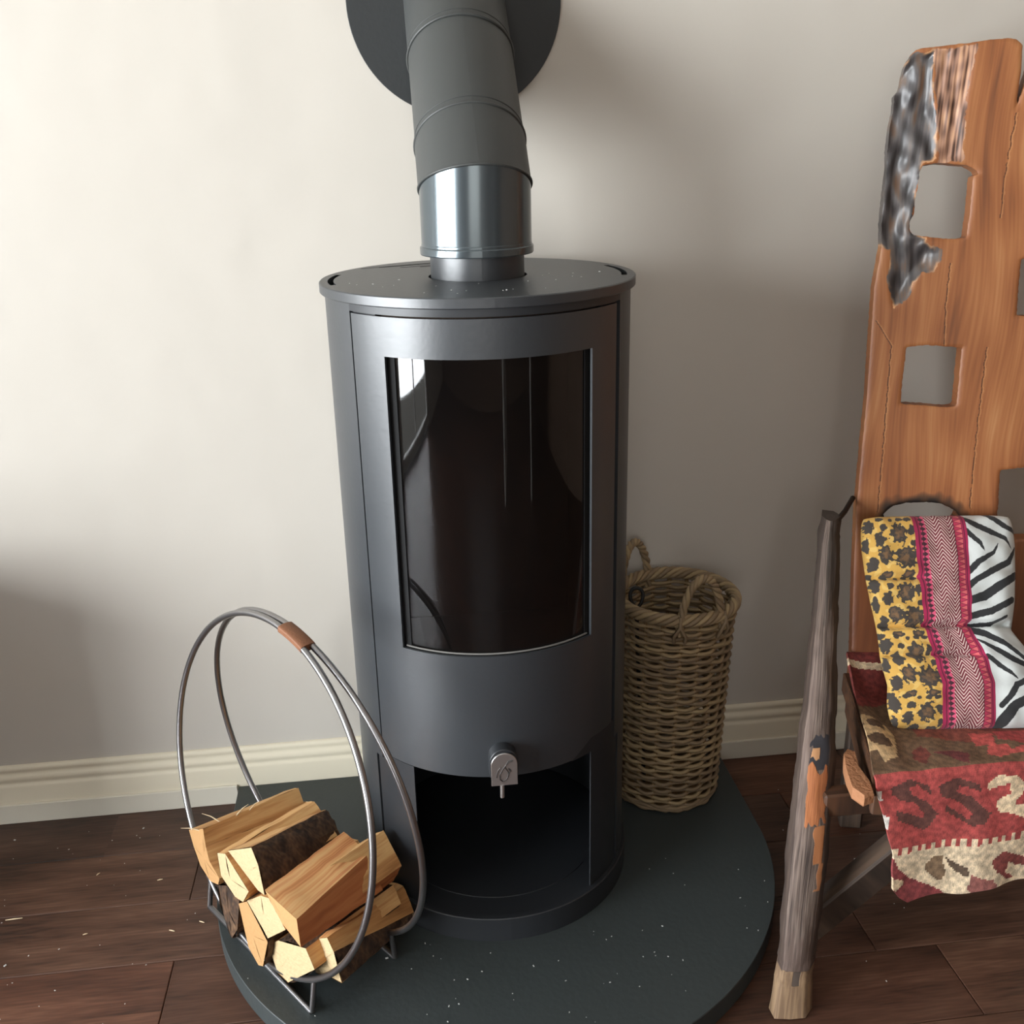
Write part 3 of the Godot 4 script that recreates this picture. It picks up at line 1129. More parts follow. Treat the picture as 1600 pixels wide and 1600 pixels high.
# ------------------------------------------------------------------ basket
func basket():
	var t = thing("wicker_basket", "tall round brown wicker basket with two twisted handles behind the stove", "basket", Vector3(0.385, 0.04, 0.125))
	var c0 := Vector3(0.378, 0.0, 0.118)
	var c1 := Vector3(0.390, 0.0, 0.127)
	var stakes := 20
	var rows := 46
	var rad = func(y): return lerpf(0.1065, 0.1115, clampf((y - 0.04) / 0.44, 0, 1)) + 0.006 * smoothstep(0.43, 0.49, y)
	var cen = func(y): return c0.lerp(c1, (y - 0.04) / 0.45)
	for j in rows:
		var y0 := 0.047 + j * 0.0092
		var pts := []
		var n := stakes * 6
		var jit := rng.randf_range(-0.0006, 0.0006)
		for k in n:
			var a := TAU * k / n
			var s := cos(a * stakes * 0.5 + PI * j)
			var r: float = rad.call(y0) + s * 0.0046
			var y := y0 + jit - 0.0012 * absf(s) + n1.get_noise_2d(a * 3.0, j * 5.0) * 0.0012
			pts.append(cen.call(y0) + Vector3(sin(a) * r, y, cos(a) * r))
		var st = mb()
		tube(st, pts, 0.0041, 6, true)
		obj("weaver", done(st), M.wicker[rng.randi() % 3], t)
	for k in stakes:
		var a := TAU * (k + 0.5) / stakes
		var st = mb()
		for d in [-0.016, 0.016]:
			var pts := []
			for j in 12:
				var y := lerpf(0.042, 0.475, j / 11.0)
				var r: float = rad.call(y)
				pts.append(cen.call(y) + Vector3(sin(a + d) * r, y, cos(a + d) * r))
			tube(st, pts, 0.0026, 6)
		obj("stake", done(st), M.stake, t)
	var st = mb()
	lathe(st, c0, [Vector2(0.0, 0.046), Vector2(0.104, 0.046), Vector2(0.104, 0.0405), Vector2(0.0, 0.0405)], 48)
	obj("bottom", done(st), M.stake, t)
	# rolled border
	for j in 5:
		var pts := []
		for k in 160:
			var a := TAU * k / 160.0
			var ph := a * 9.0 + TAU * j / 5.0
			var r := 0.1155 + cos(ph) * 0.0078
			pts.append(c1 + Vector3(sin(a) * r, 0.481 + sin(ph) * 0.0085, cos(a) * r))
		st = mb()
		tube(st, pts, 0.0050, 6, true)
		obj("border_strand", done(st), M.wicker[(j + 1) % 3], t)
	for j in 2:
		var pts := []
		for k in 30:
			var a := TAU * k / 30.0
			pts.append(c0 + Vector3(sin(a) * 0.109, 0.0490 + 0.004 * sin(k * PI / 2 + j * PI), cos(a) * 0.109))
		st = mb()
		tube(st, pts, 0.0045, 6, true)
		obj("foot_strand", done(st), M.wicker[j], t)
	# two handles: three strands twisted round an arch that stands on the rim
	for s in [10.0, 216.0]:
		var h = Node3D.new()
		h.name = "handle"
		t.add_child(h, true)
		for j in 3:
			var pts := []
			for k in 61:
				var f := k / 60.0
				var b := PI * f
				var az := deg_to_rad(s - cos(b) * 22.0)
				var y := 0.452 + sin(b) * 0.112
				var r := 0.1185 - sin(b) * 0.006
				var p := c1 + Vector3(sin(az) * r, y, cos(az) * r)
				var radial := Vector3(sin(az), 0, cos(az))
				var tang := Vector3(cos(az), 0, -sin(az)) * sin(b) + Vector3(0, cos(b), 0)
				var nn := radial.cross(tang.normalized())
				var ph := f * TAU * 5.5 + TAU * j / 3.0
				pts.append(p + (radial * cos(ph) + nn * sin(ph)) * 0.0044)
			st = mb()
			tube(st, pts, 0.0047, 6)
			obj("strand", done(st), M.wicker[j], h)
		# the ends spread over the outside of the rim
		for e in [-1.0, 1.0]:
			for d in [-5.0, 5.0]:
				var az0 := deg_to_rad(s + e * 22.0)
				var az1 := deg_to_rad(s + e * 22.0 + d)
				st = mb()
				tube(st, [c1 + Vector3(sin(az0) * 0.1225, 0.492, cos(az0) * 0.1225), c1 + Vector3(sin(az0) * 0.1275, 0.472, cos(az0) * 0.1275), c1 + Vector3(sin(az1) * 0.1255, 0.452, cos(az1) * 0.1255), c1 + Vector3(sin(az1) * 0.1175, 0.436, cos(az1) * 0.1175)], 0.0038, 6)
				obj("lashing", done(st), M.wicker[1], h)
	# the dark loop that sticks up inside it
	var lt = thing("tool_loop", "black looped tool handle standing inside the wicker basket", "tool", Vector3(0.335, 0.05, 0.15))
	st = mb()
	var lp := []
	var lc := Vector3(0.306, 0.489, 0.140)
	for k in 33:
		var a := TAU * k / 32.0 - PI * 0.5
		var w := 0.0125 + 0.0035 * sin(a)
		lp.append(lc + Vector3(cos(a) * w, sin(a) * 0.019, -sin(a) * 0.004))
	tube(st, lp, 0.0036, 8, false)
	obj("loop", done(st), M.cord, lt)
	st = mb()
	tube(st, [lc + Vector3(0, -0.019, 0.004), lc + Vector3(0.004, -0.12, 0.0), Vector3(0.335, 0.052, 0.125)], 0.004, 8)
	obj("shaft", done(st), M.cord, lt)


# ------------------------------------------------------------------ chair
const POST := [[0.6112, 0.6905, 0.2981], [0.5965, 0.6534, 0.3206], [0.5724, 0.5576, 0.3807], [0.5517, 0.4923, 0.4212], [0.5282, 0.41, 0.4725], [0.5099, 0.3565, 0.5058], [0.4889, 0.2863, 0.5495], [0.4684, 0.2176, 0.5922], [0.4469, 0.1419, 0.6392], [0.4292, 0.0763, 0.6804], [0.4215, 0.0535, 0.6935], [0.4158, 0.0399, 0.7026], [0.4025, 0.002, 0.7247]]
const POST_B := [[0.6283, 0.6901, 0.3001], [0.6204, 0.6528, 0.3234], [0.5993, 0.5569, 0.3837], [0.585, 0.4914, 0.4251], [0.5677, 0.409, 0.477], [0.5566, 0.3553, 0.5112], [0.5383, 0.285, 0.5552], [0.5205, 0.2161, 0.5982], [0.4952, 0.1405, 0.6447], [0.4739, 0.075, 0.6855], [0.4635, 0.0535, 0.6985], [0.4603, 0.0386, 0.7077], [0.4518, 0.002, 0.7304]]


func post_colour(x, y):
	# u across the front face 0..0.5, the rest is sides and back; v from the top to the foot
	var u = x / 192.0
	var v = y / 768.0
	var a: float = n1.get_noise_2d(u * 16.0, v * 5.0)
	var b: float = n2.get_noise_2d(u * 55.0 + v * 3.0, v * 14.0)
	var c = ramp([c8(50, 40, 35), c8(84, 70, 62), c8(112, 97, 87), c8(146, 129, 116)], 0.45 + a * 0.3 + b * 0.3)
	var front: float = u / 0.5
	var wob: float = n2.get_noise_2d(v * 30.0, u * 8.0) * 0.05
	if front <= 1.0:
		# peeled patches of bare orange wood, a dark stain and the carved pale foot
		if v > 0.445 + wob * 0.25 and v < 0.533 + wob * 0.25 and front > 0.24 + wob and front < 0.95 + wob:
			c = c8(178, 112, 68).lerp(c8(150, 90, 54), clampf(0.5 + b, 0, 1))
		elif v > 0.41 and v < 0.432 + wob * 0.2 and front > 0.30 + wob and front < 0.60:
			c = c8(186, 138, 96)
		elif v > 0.383 + wob * 0.3 and v < 0.447 and front > 0.28 + wob * 2 and front < 0.95:
			c = c8(46, 44, 48)
		elif v > 0.54 and v < 0.60 and front > 0.62 + wob * 2.0 - 0.2 * (v - 0.54) and front < 0.95:
			c = c8(172, 112, 70)
		elif v > 0.60 and v < 0.64 and front > 0.84 + wob * 2.0:
			c = c8(172, 116, 76)
		else:
			c = c.lerp(c8(138, 118, 108), 0.45 * smoothstep(0.15, 0.32, v + wob) * smoothstep(0.7, 0.45, v + wob) * smoothstep(0.42, 0.18, front + wob))
	if v > 0.80 + wob * 0.1:
		c = c8(140, 114, 86).lerp(c8(114, 90, 68), clampf(0.5 + a + b * 0.5, 0, 1))
		if front > 0.42 and front < 0.70 and v < 0.89:
			c = c8(74, 62, 54)
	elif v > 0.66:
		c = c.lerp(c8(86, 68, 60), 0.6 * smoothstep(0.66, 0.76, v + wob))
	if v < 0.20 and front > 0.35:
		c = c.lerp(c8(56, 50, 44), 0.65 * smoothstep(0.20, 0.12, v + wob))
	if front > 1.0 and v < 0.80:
		c = c.lerp(c8(54, 40, 32), 0.62)  # shade painted into the sides and back, away from the window
	return c


func chair():
	var t = thing("plank_chair", "rustic timber chair with a tall burnt-edged plank back pierced by square holes", "chair", Vector3(0.70, 0, 0.45))
	back_plank(t)
	# front post: bark-covered front, sides painted darker as turned from the window, carved foot
	var st = mb()
	var nv := Vector3(0.1143, 0, -0.9934)
	var rv := Vector3(0.9934, 0, 0.1143)
	var rings := []
	var fine := 8
	for i in POST.size() - 1:
		for s in fine:
			if s > 0 or i == 0 or true:
				rings.append([v3(POST[i]).lerp(v3(POST[i + 1]), s / float(fine)), v3(POST_B[i]).lerp(v3(POST_B[i + 1]), s / float(fine))])
	rings.append([v3(POST[-1]), v3(POST_B[-1])])
	var loops := []
	for i in rings.size():
		var v := float(i) / (rings.size() - 1)
		var l: Vector3 = rings[i][0]
		var b: Vector3 = rings[i][1]
		var w: Vector3 = b - l
		var foot: bool = v > 0.80
		var loop := []
		for k in 7:
			var f := k / 6.0
			var bul := sin(PI * f) * (0.007 if not foot else 0.0025)
			loop.append(l + w * f - nv * bul)
		loop.append(b + rv * 0.016 + nv * 0.020)
		loop.append(b + rv * 0.010 + nv * 0.046)
		loop.append(l + nv * 0.050 + rv * 0.008)
		loop.append(l + nv * 0.022 - rv * 0.003)
		for k in loop.size():
			var am := 0.0026 if v < 0.80 else 0.001
			var d: float = n1.get_noise_3d(k * 1.7, v * 14.0, 3.0) * am + n2.get_noise_3d(k * 3.0, v * 50.0, 8.0) * am * 0.4
			var mid: Vector3 = (l + b) * 0.5 + nv * 0.022
			loop[k] += (loop[k] - mid).normalized() * d
			loop[k].y = maxf(loop[k].y, 0.0008)
		loops.append(loop)
	var m: int = loops[0].size()
	st.set_smooth_group(1)
	for i in loops.size() - 1:
		for k in m:
			var q := (k + 1) % m
			var mid: Vector3 = (loops[i][2] + loops[i][8]) * 0.5
			var u0 := k / 12.0
			var u1 := (k + 1) / 12.0
			var v0 := float(i) / (loops.size() - 1)
			var v1 := float(i + 1) / (loops.size() - 1)
			quad(st, loops[i][k], loops[i][q], loops[i + 1][q], loops[i + 1][k], (loops[i][k] + loops[i][q]) * 0.5 - mid, Vector2(u0, v0), Vector2(u1, v0), Vector2(u1, v1), Vector2(u0, v1))
	st.set_smooth_group(2)
	for e in [0, loops.size() - 1]:
		var mid := Vector3.ZERO
		for p in loops[e]:
			mid += p / m
		for k in m:
			tri(st, mid, loops[e][k], loops[e][(k + 1) % m], Vector3.UP if e == 0 else Vector3.DOWN, Vector2(0.2, 0.02), Vector2(0.25, 0.02), Vector2(0.25, 0.03))
	obj("front_post", done(st, true), M.post, t)
	# the same post mirrored on the far side of the seat, beyond the picture
	st = mb()
	var fwd := Vector3(-0.2756, 0, 0.9613)
	tube(st, [Vector3(1.02, 0.69, 0.40), Vector3(1.0, 0.36, 0.62), Vector3(0.98, 0.02, 0.84)], 0.026, 10)
	obj("front_post", done(st, true), M.post, t)
	# iron strap from the post's top to the plank
	st = mb()
	tube(st, [Vector3(0.634, 0.684, 0.292), Vector3(0.662, 0.690, 0.262), Vector3(0.705, 0.692, 0.200)], 0.005, 8)
	obj("strap", done(st), M.iron, t)
	# seat plank with its broken corner, side rail, cross rail and brace
	var seat := []
	for p in [[0.594, 0.596], [0.610, 0.545], [0.632, 0.470], [0.668, 0.345], [0.690, 0.262], [1.09, 0.375], [1.05, 0.55], [1.02, 0.592]]:
		seat.append(Vector3(p[0], 0.313, p[1]))
	st = mb()
	prism(st, seat, Vector3(0, 0.042, 0), 0.003)
	obj("seat", done(st), M.timber, t)
	var jag := []
	for p in [[0.586, 0.502], [0.598, 0.490], [0.607, 0.500], [0.596, 0.545], [0.594, 0.591], [0.585, 0.622], [0.566, 0.628], [0.556, 0.604], [0.562, 0.570], [0.572, 0.535]]:
		jag.append(Vector3(p[0], 0.318, p[1]))
	st = mb()
	prism(st, jag, Vector3(0.0, 0.022, 0.0), 0.004)
	obj("broken_corner", done(st), M.cut, t)
	st = mb()
	box(st, Vector3(-0.006, 0.262, -0.335), Vector3(0.028, 0.313, 0.0), 0.004, Basis(Vector3(0.958, 0, 0.287), Vector3.UP, Vector3(-0.287, 0, 0.958)), Vector3(0.612, 0, 0.58))
	obj("side_rail", done(st), M.timber, t)
	st = mb()
	box(st, Vector3(0.532, 0.252, 0.53), Vector3(1.03, 0.297, 0.562), 0.004)
	obj("cross_rail", done(st), M.timber, t)
	st = mb()
	var p0 := Vector3(0.512, 0.058, 0.585)
	var p1 := Vector3(0.775, 0.285, 0.575)
	var ax := (p1 - p0).normalized()
	var up := (Vector3.UP - ax * ax.y).normalized()
	box(st, Vector3(-0.02, -0.028, -0.02), Vector3(p0.distance_to(p1), 0.028, 0.02), 0.004, Basis(ax, up, ax.cross(up)), p0)
	obj("brace", done(st), M.dark_timber, t)
	for q in [Vector3(0.735, 0, 0.262), Vector3(1.055, 0, 0.352)]:
		st = mb()
		box(st, Vector3(-0.022, 0.0005, -0.02), Vector3(0.022, 0.313, 0.02), 0.004, Basis(PL_R, Vector3.UP, Vector3(-0.2756, 0, 0.9613)), q)
		obj("rear_leg", done(st), M.dark_timber, t)


var P_OUT: PackedVector2Array
var P_HOLES := []
var P_BURN: PackedVector2Array
var P_FIB: PackedVector2Array


func plank_shape():
	P_OUT = poly([[0.008, -0.065], [0.0098, 0.0031], [0.0014, 0.1859], [-0.0031, 0.3118], [-0.0018, 0.4341], [0.0001, 0.5293], [-0.0013, 0.6222], [-0.0025, 0.724], [0.005, 0.7959], [0.0021, 0.8341], [0.0035, 0.8912], [0.0053, 0.931], [0.003, 0.958], [0.005, 0.9971], [0.0088, 1.0212], [0.0083, 1.0469], [0.0172, 1.0578], [0.0189, 1.0768], [0.0235, 1.0988], [0.0349, 1.1173], [0.0539, 1.1205], [0.073, 1.1214], [0.0951, 1.1238], [0.1204, 1.1253], [0.15, 1.1289], [0.1812, 1.1306], [0.194, 1.1282], [0.2043, 1.1194], [0.2065, 1.08], [0.204, 1.02], [0.212, 1.045], [0.222, 1.09], [0.25, 1.105], [0.33, 1.098], [0.405, 1.09], [0.41, 0.8], [0.402, 0.4], [0.408, 0.0], [0.406, -0.065]])
	P_HOLES = [
		poly([[0.0639, 0.9325], [0.09, 0.9345], [0.1131, 0.9324], [0.1361, 0.9304], [0.1464, 0.9245], [0.1568, 0.9178], [0.1476, 0.9122], [0.1466, 0.9057], [0.1474, 0.8561], [0.1452, 0.8109], [0.1298, 0.8077], [0.1081, 0.8087], [0.0812, 0.8114], [0.0575, 0.815], [0.0491, 0.8252], [0.0489, 0.837], [0.0545, 0.8504], [0.055, 0.8739], [0.057, 0.8988], [0.0596, 0.9251]]),
		poly([[0.0617, 0.6199], [0.0935, 0.6238], [0.1428, 0.6206], [0.1564, 0.6192], [0.1565, 0.5802], [0.1566, 0.5139], [0.1381, 0.5123], [0.1031, 0.5148], [0.0603, 0.5167], [0.0594, 0.5582]]),
		poly([[0.0464, 0.3097], [0.0608, 0.3241], [0.0833, 0.3318], [0.1189, 0.3343], [0.1419, 0.3337], [0.1603, 0.3274], [0.1737, 0.3196], [0.1795, 0.3116], [0.16, 0.2748], [0.0573, 0.2709]]),
		poly([[0.2435, 0.3986], [0.2834, 0.4045], [0.3159, 0.4065], [0.3417, 0.2752], [0.2483, 0.2654], [0.247, 0.3326]]),
		poly([[0.2393, 0.773], [0.2845, 0.7781], [0.325, 0.775], [0.33, 0.68], [0.2967, 0.6714], [0.2421, 0.6778], [0.2404, 0.724]]),
	]
	P_BURN = poly([[0.035, 1.1157], [0.0545, 1.1135], [0.0671, 1.1162], [0.0648, 1.0881], [0.0695, 1.0532], [0.0745, 1.034], [0.0812, 0.9954], [0.0844, 0.9418], [0.0637, 0.9356], [0.0596, 0.9251], [0.057, 0.8988], [0.055, 0.8739], [0.0491, 0.8252], [0.0575, 0.815], [0.0812, 0.8114], [0.0754, 0.8013], [0.1049, 0.7892], [0.1051, 0.7687], [0.0947, 0.7534], [0.0765, 0.75], [0.0661, 0.7344], [0.055, 0.7049], [0.0343, 0.6873], [0.025, 0.7066], [0.0186, 0.7553], [0.0175, 0.7897], [-0.01, 0.8103], [-0.01, 0.93], [-0.005, 1.05], [0.01, 1.09]])
	P_FIB = poly([[0.0671, 1.1162], [0.1302, 1.1219], [0.1269, 1.0579], [0.1219, 1.0104], [0.1274, 0.9361], [0.0865, 0.9368], [0.0812, 0.9954], [0.0695, 1.0532]])


func plank_sd(p: Vector2) -> float:
	var d := sdist(p, P_OUT)
	if d < 0.0:
		return d
	for h in P_HOLES:
		d = minf(d, -sdist(p, h))
	return d + n2.get_noise_2d(p.x * 90.0, p.y * 90.0) * 0.0011


func plank_relief(p: Vector2, sd: float) -> float:
	var e := clampf(1.0 - sd / 0.0045, 0.0, 1.0)
	var h := -0.0022 * e * e
	if p.y > 0.66 and p.x < 0.16:
		var db := sdist(p, P_BURN)
		if db > 0.0:
			var k := clampf(db / 0.014, 0.0, 1.0)
			h -= 0.010 * k
			h += k * (n1.get_noise_2d(p.x * 19.0 + 3.0, p.y * 8.0) * 0.0105 + n2.get_noise_2d(p.x * 44.0, p.y * 20.0) * 0.0035)
		var df := sdist(p, P_FIB)
		if df > 0.0:
			var k := clampf(df / 0.006, 0.0, 1.0)
			h += k * (-0.004 + n1.get_noise_2d(p.x * 110.0 + n2.get_noise_2d(p.x * 9.0, p.y * 8.0) * 0.6, p.y * 6.0) * 0.0048 + n2.get_noise_2d(p.x * 260.0, p.y * 18.0) * 0.0018)
	return h


func plank_colour(x, y):
	var W := 448.0
	var H := 1400.0
	var p := Vector2(-0.02 + x / W * 0.45, -0.36 + (1.0 - y / H) * 1.5)
	var wob: float = n1.get_noise_2d(p.x * 5.0, p.y * 2.2) * 0.014
	var a: float = n1.get_noise_2d((p.x + wob) * 46.0, p.y * 2.4)
	var b: float = n2.get_noise_2d((p.x + wob) * 190.0, p.y * 7.0)
	var f: float = n2.get_noise_2d(p.x * 12.0 + 5.0, p.y * 5.0)
	var c = ramp([c8(106, 63, 37), c8(136, 82, 46), c8(153, 98, 58), c8(170, 120, 77)], 0.5 + a * 0.22 + b * 0.16 + f * 0.3)
	# room shade put into the colour, redder and darker downwards
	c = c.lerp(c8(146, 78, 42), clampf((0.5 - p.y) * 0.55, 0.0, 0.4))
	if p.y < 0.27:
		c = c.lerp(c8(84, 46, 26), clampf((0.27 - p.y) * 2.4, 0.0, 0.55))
	# long cracks along the grain, each with a painted highlight beside it
	for k in [[[0.1967, 0.622], [0.1950, 0.45], [0.1963, 0.326]], [[0.1215, 0.768], [0.1205, 0.70], [0.124, 0.6232]], [[0.0041, 0.6678], [0.0341, 0.6225], [0.0345, 0.45], [0.0338, 0.3131]], [[0.2052, 1.0141], [0.1994, 0.953], [0.1965, 0.9], [0.1964, 0.8429]]]:
		if p.y < k[0][1] and p.y > k[-1][1]:
			var lx := 0.0
			for i in k.size() - 1:
				if p.y <= k[i][1] and p.y >= k[i + 1][1]:
					lx = lerpf(k[i][0], k[i + 1][0], (k[i][1] - p.y) / (k[i][1] - k[i + 1][1]))
			lx += n2.get_noise_2d(p.y * 60.0, 4.0) * 0.0012
			if absf(p.x - lx) < 0.0008 and n1.get_noise_2d(p.y * 40.0, 9.0) > -0.75:
				c = c.lerp(c8(66, 36, 22), 0.85)
			elif absf(p.x - lx - 0.0022) < 0.0011:
				c = c.lerp(c8(206, 152, 100), 0.4)
	if p.y > 0.66 and p.x < 0.16:
		var nz: float = n2.get_noise_2d(p.x * 34.0, p.y * 26.0) * 0.004 + n1.get_noise_2d(p.x * 120.0, p.y * 90.0) * 0.0012
		var db := sdist(p, P_BURN) + nz
		if db > 0.0:
			var g: float = n1.get_noise_2d(p.x * 40.0, p.y * 16.0 + 7.0)
			var dk = ramp([c8(40, 36, 35), c8(64, 60, 60), c8(92, 86, 84), c8(112, 86, 70), c8(146, 106, 78)], 0.38 + g * 0.42 + b * 0.12)
			var edge: float = n1.get_noise_2d(p.x * 30.0 + 40.0, p.y * 22.0)
			c = dk.lerp(c8(198, 146, 102), smoothstep(0.006, 0.001, db) * clampf(0.35 + edge * 1.2, 0.0, 1.0))
		var df := sdist(p, P_FIB) + nz
		if df > 0.0:
			var g: float = n1.get_noise_2d((p.x + wob * 0.4) * 170.0, p.y * 6.0)
			c = ramp([c8(70, 48, 38), c8(126, 92, 74), c8(168, 128, 104), c8(200, 156, 122)], 0.5 + g * 0.42 + b * 0.3 + n1.get_noise_2d(p.x * 40.0, p.y * 30.0) * 0.25)
	# char round the arched hole
	var dh := sdist(p, P_HOLES[2])
	if dh > -0.035 and dh < 0.0 and p.y > 0.29:
		var k := clampf(1.0 + (dh + n2.get_noise_2d(p.x * 40.0, p.y * 40.0) * 0.006) / 0.02, 0.0, 1.0)
		c = c.lerp(c8(30, 24, 20), k)
	return c


func back_plank(t):
	plank_shape()
	M.plank = mat(Color.WHITE, 0.46, 0.0, picture(448, 1400, plank_colour))
	M.plank.texture_repeat = false
	M.plank.roughness = 1.0
	M.plank.roughness_texture = picture(224, 700, func(x, y):
		var p := Vector2(-0.02 + x / 224.0 * 0.45, -0.36 + (1.0 - y / 700.0) * 1.5)
		var v := 0.5
		if p.y > 0.66 and p.x < 0.13 and sdist(p, P_BURN) > 0.0:
			v = 0.38
		return Color(v, v, v))
	var step := 0.0045
	var nx := 97
	var ny := 338
	var x0 := -0.014
	var y0 := -0.362
	var sd := PackedFloat32Array()
	sd.resize(nx * ny)
	for j in ny:
		for i in nx:
			sd[j * nx + i] = plank_sd(Vector2(x0 + i * step, y0 + j * step))
	var thick := 0.038
	var st = mb()
	var place = func(q):
		var p: Vector2 = q[0]
		return PL_O + PL_R * p.x + PL_U * p.y + PL_N * plank_relief(p, q[1])
	var back = func(q):
		return PL_O + PL_R * q[0].x + PL_U * q[0].y - PL_N * thick
	var uv = func(q):
		return Vector2((q[0].x + 0.02) / 0.45, 1.0 - (q[0].y + 0.36) / 1.5)
	for j in ny - 1:
		for i in nx - 1:
			var raw := []
			var count := 0
			for o in [[0, 0], [1, 0], [1, 1], [0, 1]]:
				var s := sd[(j + o[1]) * nx + i + o[0]]
				raw.append([Vector2(x0 + (i + o[0]) * step, y0 + (j + o[1]) * step), s, false])
				if s > 0.0:
					count += 1
			if count == 0:
				continue
			var cell := []
			for k in 4:
				var a = raw[k]
				var b = raw[(k + 1) % 4]
				if a[1] > 0.0:
					cell.append(a)
				if (a[1] > 0.0) != (b[1] > 0.0):
					var f: float = a[1] / (a[1] - b[1])
					cell.append([a[0].lerp(b[0], f), 0.0, true])
			var P := []
			var B := []
			var T := []
			for q in cell:
				P.append(place.call(q))
				B.append(back.call(q))
				T.append(uv.call(q))
			for k in range(1, cell.size() - 1):
				st.set_smooth_group(1)
				tri(st, P[0], P[k], P[k + 1], PL_N, T[0], T[k], T[k + 1])
				st.set_smooth_group(3)
				tri(st, B[0], B[k], B[k + 1], -PL_N, T[0], T[k], T[k + 1])
			if count < 4:
				for k in cell.size():
					var l := (k + 1) % cell.size()
					if cell[k][2] and cell[l][2]:
						st.set_smooth_group(2)
						var mid: Vector3 = (P[k] + P[l]) * 0.5
						var inner := Vector3.ZERO
						for p in P:
							inner += p / P.size()
						quad(st, P[k], P[l], B[l], B[k], mid - inner, T[k], T[l], T[l], T[k])
	obj("back_plank", done(st), M.plank, t)


# ------------------------------------------------------------------ kilim
const K_LEFT := [[-0.36, 0.108], [-0.30, 0.090], [-0.145, 0.044], [-0.05, 0.016], [0.002, -0.002], [0.037, 0.003], [0.08, 0.017], [0.13, 0.032], [0.168, 0.045], [0.195, 0.044], [0.236, 0.05], [0.258, 0.066], [0.272, 0.084]]
const K_HEM := [[0.0, 0.272], [0.084, 0.271], [0.116, 0.265], [0.146, 0.261], [0.168, 0.261], [0.212, 0.256], [0.255, 0.250], [0.299, 0.249], [0.48, 0.246]]
var K_POLYS := []


